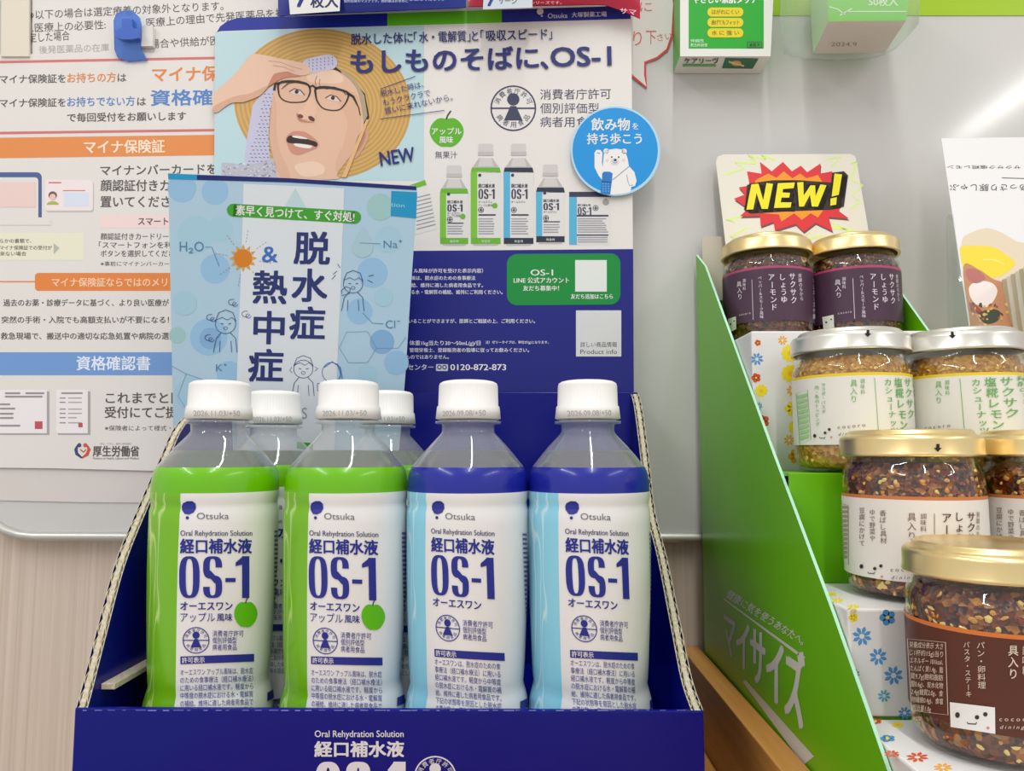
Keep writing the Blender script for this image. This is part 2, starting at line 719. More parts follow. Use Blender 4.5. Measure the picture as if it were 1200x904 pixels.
p.ell(62, 240, 7, 4, rgb(170, 180, 90), 4, a0=180, a1=360); p.rect(57, 213.5, 72, 215, RD, 3); p.rect(74, 223, 100, 224, RD, 3)
p.text('マイナンバーカードを', 118, 206, 254, 12, CH, bold=.015, y1=204)
p.text('顔認証付きカード', 118, 224, 226, 13, CH, bold=.015)
p.text('置いてください', 118, 243, 214, 13, CH, bold=.015)
p.rect(117, 252, 262, 267, rgb(240, 214, 212), 1)
p.text('スマートフォン', 162, 264, 226, 9, CH, bold=.02)
p.text('顔認証付きカードリーダーで', 118, 281, 222, 7.5, CH, bold=.01)
p.text('「スマートフォンを利用」', 116, 291, 214, 7.5, CH, bold=.01)
p.text('ボタンを選択してください', 118, 301, 212, 7.5, CH, bold=.01)
p.text('※事前にマイナンバーカード', 118, 312, 205, 5.5, CH)
p.rect(-34, 273, 98, 305, rgb(230, 230, 206), 1)
p.text('らかの書類で、', 0, 285, 37, 5, CH, bold=.01); p.text('マイナ保険証での受付が', 0, 293, 61, 5, CH, bold=.01); p.text('来ない場合', 0, 300, 31, 5, CH, bold=.01)
p.poly([(63, 285), (70, 291), (63, 298)], rgb(180, 186, 170), 2)
p.rrect(41, 320, 262, 341, 4, OR, 1); p.rect(-34, 329.5, 41, 331, OR, 1)
p.text('マイナ保険証ならではのメリット', 61, 336, 218, 10, rgb(250, 206, 170), bold=.02)
p.text('過去のお薬・診療データに基づく、より良い医療が', 4, 359, 198, 8, CH, bold=.015)
p.text('突然の手術・入院でも高額支払いが不要になる！', 2, 379, 198, 8, CH, bold=.015)
p.text('救急現場で、搬送中の適切な応急処置や病院の選択', 1, 398, 207, 8, CH, bold=.015)
p.rect(-34, 413, 262, 440, rgb(112, 154, 212), 1)
p.text('資格確認書', 90, 434, 176, 16, rgb(226, 236, 250), bold=.02)
for (x0, x1) in ((-28, 55), (66, 103)):
    p.rect(x0 + 2, 459, x1 + 3, 510, rgb(170, 166, 168), 1); p.rect(x0, 457, x1, 508, rgb(236, 232, 234), 2)
for k, (a, b) in enumerate(((6, 24), (30, 52), (6, 50), (0, 12), (0, 18), (0, 16), (0, 16), (0, 24))):
    y = (460, 460, 464, 473, 478, 484, 489, 498)[k]
    p.rect(a, y, b, y + 2.2, rgb(150, 144, 148), 3)
for y in (466, 471, 479, 484, 489, 495):
    p.rect(70, y, 77, y + 1.4, rgb(150, 144, 148), 3); p.rect(80, y, 96 if y != 489 else 90, y + 1.4, rgb(176, 170, 174), 3)
p.rect(72, 460, 97, 462, rgb(150, 144, 148), 3)
p.rect(41, 494, 50, 503, rgb(196, 80, 92), 3); p.rect(92, 496, 97, 501, rgb(196, 80, 92), 3)
p.text('これまでと同', 124, 473, 214, 13, CH, bold=.015)
p.text('受付にてご提示', 123, 490, 222, 13, CH, bold=.015)
p.text('※保険者によって様式・', 123, 505, 200, 6, CH)
p.line([(91, 522), (89, 527), (90, 532), (96, 537)], [2, 4, 4, 2], rgb(60, 70, 110), 1); p.ell(93, 522, 2.4, 2.4, rgb(60, 70, 110), 2)
p.line([(102, 522), (104.5, 527), (102, 533), (96, 537)], [2, 4, 4, 2], rgb(206, 84, 64), 1); p.ell(100, 522, 2.4, 2.4, rgb(206, 84, 64), 2)
p.line([(94, 527), (98, 530), (101, 527)], 1.6, rgb(206, 84, 64), 2)
p.text('厚生労働省', 109, 535, 163, 12, CH, bold=.02)
p.text('ひと、くらし、みらいのために', 118, 521.5, 154, 2.6, CH); p.text('Ministry of Health, Labour and Welfare', 109, 538.5, 163, 2.4, CH)
p.build('lettering', nt)

# translucent blue magnetic clip
cl = thing('magnetic_clip', 'translucent blue plastic magnetic clip holding the papers at the top left', 'clip', at(152, 40, WY - .008))
g = N('translucent_blue')
g.b.inputs['Base Color'].default_value = (*lin((96, 150, 240)), 1)
g.b.inputs['Roughness'].default_value = 0.2
g.b.inputs['Transmission Weight'].default_value = 0.65
TB = g.m
s1 = Sheet((150, 12, WY - .012), (170, 12, WY - .012), (150, 70, WY - .0045))
plate('clip_plate', s1, [(133, 24), (136, 16), (145, 12), (155, 12), (163, 20), (165, 28), (165, 58), (172, 70), (150, 72), (138, 68), (134, 58)], 0.0016, TB, cl)
s2 = Sheet((150, 12, WY - .0145), (170, 12, WY - .0145), (150, 70, WY - .010))
plate('lever', s2, [(135, 36), (143, 32), (143, 22), (155, 22), (155, 32), (163, 35), (163, 44), (155, 46), (143, 46), (136, 44)], 0.003, M(rgb(64, 104, 196), rough=.3), cl)
plate('magnet_block', Sheet((150, 20, WY - .006), (170, 20, WY - .006), (150, 60, WY - .006)), [(163, 30), (179, 30), (179, 54), (163, 54)], 0.004, M(rgb(220, 216, 210), rough=.4), cl)

# ------------------------------------------------------------------ carton display with header board
CB = M(rgb(8, 16, 122), rough=0.22, spec=0.25)
XL, XR = onX(92, 832, -0.2262).x, 0.0905
XL = -0.2262
YF, YB = 0.385, 0.576
ZTOP = at(450, 832, YF).z - BASE.z
ZBASE = -0.2050
ct = thing('carton_tray', 'royal blue corrugated cardboard carton tray holding the drink bottles', 'carton', BASE + Vector(((XL + XR) / 2, (YF + YB) / 2, ZBASE)))
TH = 0.0032
box('front_panel', XL, XR, YF, YF + TH, ZBASE, ZTOP, CB, ct, bev=0.0007)
box('back_panel', XL + .001, XR - .001, YB, YB + TH, ZBASE + .003, at(600, 460, YB).z - BASE.z, CB, ct, bev=0.0005)
box('bottom_panel', XL + .001, XR - .001, YF + TH, YB, ZBASE, ZBASE + .003, CB, ct)
# raised false floor the bottles stand on
ZFL = at(690, 530, .43).z - BASE.z - 0.159
box('inner_floor', XL + .006, XR - .006, YF + TH, YB, ZFL - .003, ZFL, CB, ct)


def smooth_path(pts, n=5):
    out = []
    for k in range(len(pts) - 1):
        p0 = pts[max(k - 1, 0)]; p1 = pts[k]; p2 = pts[k + 1]; p3 = pts[min(k + 2, len(pts) - 1)]
        for j in range(n):
            t = j / n
            out.append(tuple(0.5 * (2 * p1[i] + (p2[i] - p0[i]) * t + (2 * p0[i] - 5 * p1[i] + 4 * p2[i] - p3[i]) * t * t + (3 * p1[i] - p0[i] - 3 * p2[i] + p3[i]) * t ** 3) for i in range(2)))
    out.append(tuple(pts[-1]))
    return out


def side_panel(X, path, sgn):
    """path: (Y,z) from the front top corner up to the back; two plies of corrugated board"""
    path = smooth_path(path)
    # plies: x offsets from the outer face inwards
    plies = [(0.0, 0.0004, CB, 'outer_liner'), (0.0017, 0.0043, KR, 'middle_liner'), (0.0056, 0.0061, CB, 'inner_liner')]
    for a, b, m, nm in plies:
        n = len(path)
        loop = [(y, z) for y, z in path] + [(YB, ZBASE), (YF + TH, ZBASE)]
        v = []
        for off in (a, b):
            v += [BASE + Vector((X - sgn * off, y, z)) for y, z in loop]
        k = len(loop)
        t = tessellate_polygon([[Vector((y, z, 0)) for y, z in loop]])
        f = [tuple(q) for q in t] + [tuple(k + i for i in reversed(q)) for q in t] + [(i, (i + 1) % k, k + (i + 1) % k, k + i) for i in range(k)]
        idx = [0] * (2 * len(t)) + [1] * (n - 1) + [0] * (k - n + 1)
        mesh_obj(nm, v, f, [m, KR], idx, ct)
    # fluting between the liners
    for a, b in ((0.0004, 0.0017), (0.0043, 0.0056)):
        L = 0.0; v = []; f = []
        dens = []
        for (y0, z0), (y1, z1) in zip(path, path[1:]):
            seg = math.hypot(y1 - y0, z1 - z0)
            m = max(2, int(seg / 0.0011))
            for j in range(m):
                dens.append((y0 + (y1 - y0) * j / m, z0 + (z1 - z0) * j / m))
        for k, (y, z) in enumerate(dens):
            ph = math.sin(k * 2 * PI / 7.0) * .5 + .5
            x = a + (b - a) * ph
            a0 = dens[max(k - 1, 0)]; a1 = dens[min(k + 1, len(dens) - 1)]
            ty, tz = a1[0] - a0[0], a1[1] - a0[1]
            h = math.hypot(ty, tz) or 1
            ny, nz = (tz / h, -ty / h)
            if nz > 0 or (nz == 0 and ny < 0): ny, nz = -ny, -nz
            for d in (0.0, 0.012):
                for th in (0, .00035):
                    v.append(BASE + Vector((X - sgn * (x + th), y + ny * d, z + nz * d)))
            if k:
                q = 4 * (k - 1)
                f += [(q, q + 4, q + 6, q + 2), (q + 1, q + 3, q + 7, q + 5), (q, q + 1, q + 5, q + 4)]
        mesh_obj('fluting', v, f, KR, None, ct)


def yz(pts, X):
    r = []
    for px, py in pts:
        q = onX(px, py, X) - BASE
        r.append((q.y, q.z))
    return r


lp = yz([(94, 822), (97, 800), (112, 742), (134, 662), (160, 598), (186, 540), (214, 490)], XL)
lp[0] = (YF + .001, ZTOP); lp += [(YB, at(300, 462, YB).z - BASE.z)]
side_panel(XL, lp, -1)
rp = yz([(814, 822), (811, 795), (797, 727), (782, 655), (768, 600), (761, 540), (753, 480)], XR)
rp[0] = (YF + .001, ZTOP); rp += [(YB, at(748, 462, YB).z - BASE.z)]
side_panel(XR, rp, 1)
# cut tab folded inside by the left wall
box('cut_flap', XL + .0062, XL + .0135, .397, .470, -.1235, -.1205, KR, ct, bev=.0003)
# worn white fold, its highlight painted in, along the front top edge
p = Print(Axis(1, YF))
for k in range(46):
    x0 = 98 + k * 15.4 + random.uniform(-3, 3)
    p.rect(x0, 832.4, x0 + random.uniform(3, 14), 832.4 + random.uniform(.5, 1.3), rgb(120, 130, 210), 1)
p.build('worn_edge_highlight', ct)
p = Print(Axis(1, YF))
W2 = rgb(214, 214, 222)
p.text('Oral Rehydration Solution', 369, 864, 473, 8.2, W2, bold=.012)
p.text('経口補水液', 369, 887, 473, 17.5, W2, bold=.035)
# heavy display letters
def os1(p, x0, x1, y0, y1, col, L=2, st=6.6, thin=2.6):
    w = x1 - x0; h = y1 - y0
    ow = w * .29
    def ring(cx, cy, rx, ry, wx, wy, a0, a1, n=24, e=2.9):
        pts = []
        for k in range(n + 1):
            a = math.radians(a0 + (a1 - a0) * k / n)
            c, s_ = math.cos(a), math.sin(a)
            ex = abs(c) ** (2 / e) * (1 if c >= 0 else -1); ey = abs(s_) ** (2 / e) * (1 if s_ >= 0 else -1)
            pts.append((cx + rx * ex, cy + ry * ey)); pts.append((cx + (rx - wx) * ex, cy + (ry - wy) * ey))
        fs = []
        for k in range(n):
            fs += [(2 * k, 2 * k + 1, 2 * k + 3), (2 * k, 2 * k + 3, 2 * k + 2)]
        p.tri(pts, fs, col, L)
    cy = (y0 + y1) / 2
    ring(x0 + ow / 2, cy, ow / 2, h / 2, st, thin, 0, 360, 36)
    sx = x0 + w * .475; sw = w * .27
    ring(sx, y0 + h * .27, sw / 2, h * .27, st, thin, 95, 360)
    L += .1
    ring(sx, y1 - h * .27, sw / 2, h * .27, st, thin, -85, 180)
    p.poly([(sx - sw / 2 + st * .15, cy - h * .13), (sx - sw / 2 + st * 1.1, cy - h * .16), (sx + sw / 2 - st * .1, cy + h * .12), (sx + sw / 2 - st * 1.1, cy + h * .15)], col, L + .2)
    p.rect(x0 + w * .655, cy + h * .02, x0 + w * .80, cy + h * .12, col, L)
    p.rect(x1 - st * 1.15, y0, x1 - st * .05, y1, col, L)
    p.poly([(x1 - st * 1.15, y0 + h * .02), (x1 - st * .4, y0), (x1 - st * 1.15, y0 + h * .2), (x0 + w * .80, y0 + h * .24), (x0 + w * .80, y0 + h * .15)], col, L + .2)


def food_mark(p, cx, cy, r, col, L=2, small=True, bg=None, lw=None):
    lw = lw or max(r * .07, .7)
    if bg: p.ell(cx, cy, r, r, bg, L - 1)
    p.arc(cx, cy, r, r, lw, col, L)
    p.ell(cx, cy - r * .40, r * .28, r * .28, col, L, n=16)
    p.poly([(cx - r * .13, cy - r * .1), (cx + r * .13, cy - r * .1), (cx + r * .42, cy + r * .55), (cx - r * .42, cy + r * .55)], col, L + .15)
    p.rect(cx - r * .98, cy - lw / 2, cx + r * .98, cy + lw / 2, col, L + .3, nx=4)
    if small:
        for t, a0, a1, fl in (('消費者庁許可', 205, 335, 1), ('病者用食品', 145, 35, -1)):
            for k, ch in enumerate(t):
                a = math.radians(a0 + (a1 - a0) * k / (len(t) - 1))
                x, y = cx + r * .76 * math.cos(a), cy + r * .76 * math.sin(a)
                h = r * .26
                ta = a + PI / 2 * fl
                ux, uy = math.cos(ta), math.sin(ta)
                bx, by = x - uy * h * .4 * 1, y + ux * h * .4
                p.text(ch, bx - ux * h / 2, by - uy * h / 2, bx + ux * h / 2, h, col, L, y1=by + uy * h / 2)


os1(p, 369, 476, 893, 955, W2, st=13, thin=7)
food_mark(p, 510, 911, 24, W2, bg=None)
p.build('lettering', ct)

# header board of the display
hs = Sheet((255, 35, .594), (738, 20, .579), (742, 460, .583))
HW = M(rgb(228, 224, 220), rough=.35, spec=.35)
hd = thing('header_board', 'tall glossy printed header board with man in straw hat behind the bottles', 'poster', hs.P(500, 480))
plate('board', hs, [(252, 60), (254, 40), (258, 31), (266, 25), (278, 21), (726, 7), (735, 9), (740, 16), (740, 26), (743, 500), (262, 500)], 0.0012, HW, hd)
p = Print(hs)
DN = rgb(24, 34, 120)
p.poly([(254, 38), (258, 31), (266, 25), (278, 21), (454, 15.6), (454, 30.5), (300, 35), (258, 36.6)], rgb(20, 40, 150), 1)
p.poly([(454, 15.6), (588, 11.3), (588, 26.5), (454, 30.5)], rgb(96, 190, 20), 1)
p.poly([(588, 11.3), (726, 7), (735, 9), (739, 16), (739, 22.2), (588, 26.5)], rgb(30, 50, 150), 1)
p.ell(633, 13.5, 4, 4, WHITE, 2, n=12); p.ell(635, 18.8, 1.2, 1.2, WHITE, 2, n=8)
p.text('Otsuka', 642, 21.5, 665, 6, WHITE, y1=21); p.text('大塚製薬工場', 670, 20.5, 711, 6, WHITE, y1=19.5, bold=.015)
p.poly([(252, 38), (300, 35.4), (454, 31), (497, 30), (497, 212), (251, 212)], rgb(186, 214, 220), 1)
NV = rgb(30, 36, 112)
# ---- the printed photograph: man under a straw hat
ST = rgb(206, 164, 92)
hat = []
for k in range(49):
    a = 2 * PI * k / 48
    x, y = 104 * math.cos(a), 88 * math.sin(a)
    t = math.radians(8)
    X_, Y_ = 378 + x * math.cos(t) - y * math.sin(t), 122 + x * math.sin(t) + y * math.cos(t)
    hat.append((X_, min(Y_, 210)))
p.poly(hat, ST, 2)
for j in range(24):
    f_ = 0.42 + j * .0245
    pts = []
    for k in range(61):
        a = 2 * PI * k / 60
        x, y = 104 * f_ * math.cos(a), 88 * f_ * math.sin(a)
        t = math.radians(8)
        X_, Y_ = 378 + (1 - f_) * 6 + x * math.cos(t) - y * math.sin(t), 122 + x * math.sin(t) + y * math.cos(t)
        if Y_ < 210: pts.append((X_, Y_))
        elif len(pts) > 1:
            p.line(pts, .9, rgb(192, 148, 80) if j % 2 else rgb(216, 178, 108), 3); pts = []
        else: pts = []
    if len(pts) > 1: p.line(pts, .9, rgb(192, 148, 80) if j % 2 else rgb(216, 178, 108), 3)


def z5(pts): return [(260 + x / 5.479, 50 + y / 5.479) for x, y in pts]


def zs(pts, n=5):
    q = list(pts); m = len(q); out = []
    for k in range(m):
        p0, p1, p2, p3 = q[k - 1], q[k], q[(k + 1) % m], q[(k + 2) % m]
        for j in range(n):
            t = j / n
            out.append(tuple(0.5 * (2 * p1[i] + (p2[i] - p0[i]) * t + (2 * p0[i] - 5 * p1[i] + 4 * p2[i] - p3[i]) * t * t + (3 * p1[i] - p0[i] - 3 * p2[i] + p3[i]) * t ** 3) for i in range(2)))
    return z5(out)


SK = rgb(226, 184, 156); SKD = rgb(206, 156, 126); SKL = rgb(236, 202, 178)
p.poly(z5([(600, 110), (720, 150), (830, 230), (920, 330), (948, 480), (905, 560), (860, 500), (800, 260)]), rgb(48, 38, 30), 4)
p.poly(z5([(760, 170), (850, 230), (915, 340), (935, 470), (900, 540), (840, 400)]), rgb(176, 160, 128), 5)
p.poly(z5([(250, 340), (345, 260), (345, 330), (310, 430), (300, 600), (310, 760), (240, 800), (170, 790), (148, 740), (165, 600), (200, 400)]), rgb(196, 194, 218), 4)
for r_ in range(19):
    for c_ in range(5):
        x = 190 + c_ * 26 + (r_ % 2) * 12 + (18 - r_) * 4.5 - 45 * (r_ > 12) * .4; y = 330 + r_ * 24
        if 185 - (r_ * 2) < x < 325 - r_ * 1.2: p.line(z5([(x, y), (x + 12, y + 2)]), .8, rgb(70, 70, 100), 5)
p.poly(z5([(0, 772), (60, 775), (150, 790), (250, 770), (335, 740), (345, 820), (385, 876), (0, 876)]), rgb(186, 184, 196), 5)
for k in range(70):
    x, y = random.uniform(0, 340), random.uniform(780, 870)
    p.line(z5([(x, y), (x + random.uniform(-26, 26), y + random.uniform(-14, 14))]), random.uniform(.5, 1.6), random.choice([rgb(226, 226, 236), rgb(140, 138, 158), rgb(210, 208, 220)]), 6)
# ear, face
p.poly(zs([(850, 520), (900, 510), (940, 560), (944, 610), (905, 690), (862, 745), (815, 745), (825, 640)]), SKD, 6)
p.poly(zs([(905, 560), (925, 590), (905, 650), (870, 700), (860, 640)]), rgb(190, 130, 104), 7)
p.poly(zs([(330, 330), (360, 250), (430, 220), (560, 195), (700, 172), (790, 215), (860, 290), (890, 380), (905, 470), (908, 540), (880, 600), (850, 680), (820, 735), (742, 845), (735, 878), (388, 878), (350, 800), (335, 740), (312, 650), (308, 560), (318, 450)]), SK, 7)
p.poly(zs([(308, 560), (318, 430), (335, 330), (352, 420), (350, 560), (372, 690), (420, 800), (440, 878), (388, 878), (350, 800), (312, 650)]), rgb(219, 174, 146), 8)
p.poly(zs([(700, 300), (860, 330), (895, 470), (880, 590), (820, 720), (745, 830), (735, 760), (790, 620), (800, 480)]), rgb(220, 175, 146), 8)
p.poly(zs([(560, 200), (700, 176), (780, 225), (760, 262), (640, 262), (560, 250)]), SKL, 8)
p.poly(zs([(470, 790), (590, 765), (660, 800), (640, 850), (520, 860)]), SKL, 8)
p.poly(zs([(560, 350), (600, 380), (612, 450), (600, 480), (590, 510), (560, 505), (530, 495), (495, 500), (480, 480), (495, 450), (530, 420)]), rgb(232, 190, 162), 9)
p.poly(zs([(556, 478), (575, 474), (596, 490), (592, 508), (566, 500)]), rgb(96, 44, 34), 10)
p.poly(zs([(490, 466), (508, 462), (524, 474), (516, 488), (494, 482)]), rgb(120, 60, 46), 10)
p.poly(zs([(480, 466), (490, 455), (495, 480), (520, 495), (560, 508), (596, 512), (560, 516), (500, 506)]), rgb(190, 132, 104), 9)
# open mouth
p.poly(zs([(412, 620), (425, 596), (460, 572), (520, 572), (560, 590), (600, 620), (624, 650), (612, 678), (590, 690), (560, 700), (500, 722), (450, 712), (424, 665)]), rgb(206, 140, 122), 9)
p.poly(zs([(418, 622), (432, 602), (470, 598), (520, 612), (570, 628), (606, 640), (616, 658), (604, 672), (575, 660), (500, 650), (440, 648), (420, 638)]), rgb(40, 26, 24), 10)
p.poly(zs([(455, 600), (500, 602), (548, 616), (545, 622), (500, 618), (460, 610)]), rgb(232, 226, 214), 11)
p.poly(zs([(468, 650), (520, 654), (575, 664), (580, 674), (560, 682), (510, 676), (470, 664)]), rgb(236, 230, 220), 11)
# eyes and brows
for ex, ey in ((480, 322), (712, 362)):
    p.poly(zs([(ex - 42, ey - 4), (ex - 12, ey - 20), (ex + 28, ey - 8), (ex + 50, ey + 18), (ex + 14, ey + 16), (ex - 20, ey + 10)]), rgb(222, 204, 194), 9)
    p.ell(*z5([(ex + 2, ey - 4)])[0], 2.3, 2.3, rgb(58, 40, 34), 10, n=12)
    p.line(z5([(ex - 46, ey - 4), (ex - 12, ey - 24), (ex + 28, ey - 12), (ex + 54, ey + 18)]), 1.3, rgb(110, 70, 56), 10)
p.line(z5([(385, 300), (430, 262), (490, 250), (548, 262)]), [1, 2.5, 2.5, 1], rgb(120, 88, 70), 9)
p.line(z5([(668, 300), (720, 290), (780, 312), (800, 340)]), [1, 2.6, 2.4, 1], rgb(120, 88, 70), 9)
p.line(z5([(612, 215), (600, 250), (606, 285)]), .9, rgb(178, 122, 96), 9); p.line(z5([(632, 235), (626, 262), (636, 288)]), .9, rgb(178, 122, 96), 9)
# glasses
FR = rgb(44, 34, 26)
for gl in ([(372, 262), (460, 252), (545, 268), (568, 300), (560, 345), (530, 380), (440, 385), (385, 362), (366, 320)], [(610, 295), (700, 292), (800, 318), (814, 345), (790, 400), (745, 436), (660, 428), (618, 385), (604, 335)]):
    q_ = zs(gl, 4); m_ = min(y for x, y in q_); M_ = max(y for x, y in q_)
    p.line(q_ + [q_[0]], [3.2 - 1.9 * ((y - m_) / (M_ - m_)) ** .6 for x, y in q_ + [q_[0]]], FR, 11)
p.line(z5([(560, 290), (585, 278), (610, 300)]), 2.4, FR, 11)
p.line(z5([(805, 325), (845, 350), (880, 420), (890, 470)]), [3.4, 3, 1.2, 1.2], FR, 11)
p.line(z5([(372, 262), (345, 270), (338, 310)]), 3, FR, 11)
# towel on brow, hand
p.poly(zs([(520, 132), (560, 105), (640, 85), (700, 82), (735, 105), (742, 140), (715, 172), (640, 182), (585, 200), (530, 190)]), rgb(202, 198, 224), 10)
for k in range(26):
    x, y = 560 + (k % 7) * 25, 112 + (k // 7) * 20 - (k % 7) * 3
    p.line(z5([(x, y), (x + 4, y + 9)]), .8, rgb(70, 70, 120), 11)
p.poly(zs([(-45, 330), (60, 232), (140, 138), (185, 82), (225, 76), (300, 88), (390, 108), (470, 122), (530, 138), (572, 168), (578, 190), (560, 206), (510, 214), (470, 206), (420, 190), (350, 200), (326, 222), (330, 240), (300, 280), (262, 330), (230, 352), (140, 385), (60, 392), (-45, 452)]), rgb(228, 190, 166), 12)
p.poly(zs([(326, 222), (350, 200), (420, 192), (470, 206), (510, 216), (480, 222), (420, 226), (370, 244), (340, 262), (300, 282)]), rgb(196, 132, 106), 13)
p.line(z5([(300, 120), (380, 130), (460, 160), (520, 175)]), 1, rgb(206, 156, 128), 13)
p.line(z5([(330, 150), (400, 160), (470, 190)]), 1, rgb(206, 156, 128), 13)
p.poly(zs([(-45, 452), (60, 392), (140, 385), (230, 352), (262, 330), (300, 282), (270, 290), (180, 330), (80, 350), (-45, 410)]), rgb(212, 166, 138), 13)
p.poly(z5([(930, 495), (945, 500), (800, 868), (770, 868)]), rgb(224, 180, 120), 13)
# ---- wording
for t, xa, xb in (('脱水した体に', 412, 484), ('「', 485.5, 489), ('水・電解質', 491.5, 546.5), ('」', 548, 551.5), ('と', 553.5, 560.5), ('「', 563.5, 567), ('吸収スピード', 570, 641.5), ('」', 643.5, 647)):
    p.text(t, xa, 53 - (xa - 412) * .0275, xb, 12.5, NV, 14, y1=53 - (xb - 412) * .0275, bold=.014)
p.text('もしものそばに', 412, 87, 631, 27, NV, 14, y1=81.5, bold=.03); p.text('、', 634, 82, 642, 27, NV, 14, bold=.03)
p.text('OS-1', 646, 78.5, 716, 23.5, NV, 14, y1=77, bold=.03)
p.text('脱水した時は、', 447, 114.5, 497, 8, NV, 14, y1=103); p.text('もうクラクラで', 450, 125, 505, 8, NV, 14, y1=113); p.text('買いに来れないから。', 452, 135, 531, 8, NV, 14, y1=118)
p.line([(446, 105), (487, 90)], .8, NV, 14); p.line([(446, 140), (521, 130)], .8, NV, 14)
p.text('NEW', 447, 195, 487, 17.5, NV, 14, y1=189, bold=.02)
GB = rgb(60, 62, 92)
food_mark(p, 601.5, 127, 26, GB, L=2, lw=1.8)
p.text('消費者庁許可', 633, 117, 716, 12, GB, y1=116); p.text('個別評価型', 633, 133, 702, 12, GB); p.text('病者用食品', 633, 149, 702, 12, GB)


def apple(p, cx, cy, rx, ry, L=2, col=rgb(90, 176, 24)):
    pts = []
    for k in range(32):
        a = 2 * PI * k / 32
        x = math.cos(a); y = math.sin(a)
        yy = y * (1 - .16 * math.exp(-(x / .3) ** 2)) if y < 0 else y * (1 - .08 * math.exp(-(x / .25) ** 2))
        xx = x * (1 - .13 * max(y, 0))
        pts.append((cx + rx * xx, cy + ry * yy))
    p.poly(pts, col, L)
    p.line([(cx - .5, cy - ry * .8), (cx + rx * .05, cy - ry * 1.05), (cx + rx * .25, cy - ry * 1.35)], max(rx * .09, .7), rgb(60, 60, 40), L + 1)


apple(p, 523.5, 155, 20, 18.5)
p.text('アップル', 506, 158, 541, 8, WHITE, 4, bold=.02); p.text('風味', 515, 168, 531, 8, WHITE, 4, bold=.02)
p.text('無果汁', 510, 186, 536, 8.5, GB)
# printed bottles


def pbottle(x0, x1, y0, y1, green):
    w = x1 - x0; h = y1 - y0; cx = (x0 + x1) / 2
    small = h < 100
    yc = y0 + (17 if not small else 16); yl = y0 + h * (.235 if not small else .29)
    bd = rgb(104, 178, 40) if green else rgb(40, 46, 66)
    sd = rgb(120, 190, 50) if green else rgb(84, 176, 214)
    p.poly([(cx - 8, yc), (cx + 8, yc), (x1 - 2, yl), (x1, yl + 8), (x1 - 1, y1 - 4), (x1 - 4, y1), (x0 + 4, y1), (x0 + 1, y1 - 4), (x0, yl + 8), (x0 + 2, yl)], rgb(188, 184, 182), 2)
    p.poly([(cx - 6.5, yc), (cx + 6.5, yc), (cx + 9.5, yl - 1), (cx - 9.5, yl - 1)], rgb(208, 204, 202), 3)
    p.rrect(cx - 8.6, y0, cx + 8.6, y0 + 13, 2, rgb(206, 202, 200), 3); p.rect(cx - 9, y0 + 9.5, cx + 9, y0 + 14, rgb(190, 186, 184), 4)
    p.poly([(x0 + 1.5, yl), (x1 - 1.5, yl), (x1, yl + 6), (x0, yl + 6)], bd, 3)
    p.rect(x0 + .2, yl + 5, x1 - .2, y1 - 9, rgb(222, 220, 218), 3)
    p.rect(x0 + .2, yl + 5, x0 + w * .22, y1 - 9, sd, 4)
    p.rect(x0 + .4, y1 - 9, x1 - .4, y1 - 2, bd, 3)
    tx = x0 + w * .26; te = x0 + w * .80; D = rgb(52, 54, 80)
    k = (y1 - yl) / 92
    p.ell(tx + 1.5, yl + 9 * k, 2, 2, D, 5, n=8)
    p.text('経口補水液', tx, yl + 24 * k, te, 4.2 * k + .6, D, 5, bold=.03)
    os1(p, tx, te, yl + 25.5 * k, yl + 37 * k, D, 5, st=1.9, thin=1)
    p.text('オーエスワン', tx, yl + 42 * k, te - 3, 2.8, D, 5, bold=.01)
    if green: p.text('アップル風味', tx, yl + 46 * k, te - 3, 2.8, D, 5); p.ell(te, yl + 45 * k, 3.3, 3.3, bd, 5, n=12)
    food_mark(p, tx + 3, yl + 50 * k, 3, D, 5, small=False)
    p.rect(tx, yl + 55 * k, te + 1, yl + 56.8 * k, D, 5)
    y = yl + 60 * k
    while y < y1 - 13:
        p.rect(tx, y, te + random.uniform(-2, 1), y + 1.1, rgb(150, 148, 160), 5); y += 2.9
    p.text('検査用', cx - 5, y1 - 3.6, cx + 5, 2.8, WHITE, 5)


pbottle(515.5, 549, 194, 288, True); pbottle(551.5, 587, 168.5, 288, True)
pbottle(590, 625.5, 168.5, 288, False); pbottle(628, 662, 193, 286, False)
p.rect(667, 225, 716, 287, rgb(222, 220, 218), 2); p.rect(667, 225, 716, 231, rgb(52, 56, 80), 3); p.rect(667, 231, 676, 287, rgb(84, 176, 214), 3)
p.text('経口補水液', 677, 242, 692, 2.8, GB, 4, bold=.02); os1(p, 677, 693, 243, 252, GB, 4, st=1.6, thin=.8); food_mark(p, 698, 244, 3, GB, 4, small=False); p.ell(710, 237, 4, 4, rgb(160, 158, 150), 4, n=12)
p.rect(676, 252, 713, 254, GB, 4); p.rect(676, 275, 713, 276.5, GB, 4)
for k in range(7): p.rect(677, 256 + k * 2.6, 713 - random.uniform(0, 7), 257.1 + k * 2.6, rgb(150, 148, 160), 4)
for k in range(3): p.rect(677, 278 + k * 2.6, 712, 279.1 + k * 2.6, rgb(150, 148, 160), 4)
# tilted pack at the left, half behind the flyer
p.poly([(478, 216), (498, 211), (513, 268), (470, 280)], rgb(224, 222, 220), 2); p.poly([(478, 218), (498, 211), (500, 217), (478, 224)], rgb(110, 180, 40), 3)
for k in range(9): p.line([(488, 232 + k * 4.6), (504 + k * .8, 228 + k * 4.4)], 1.3, rgb(150, 148, 156), 3)
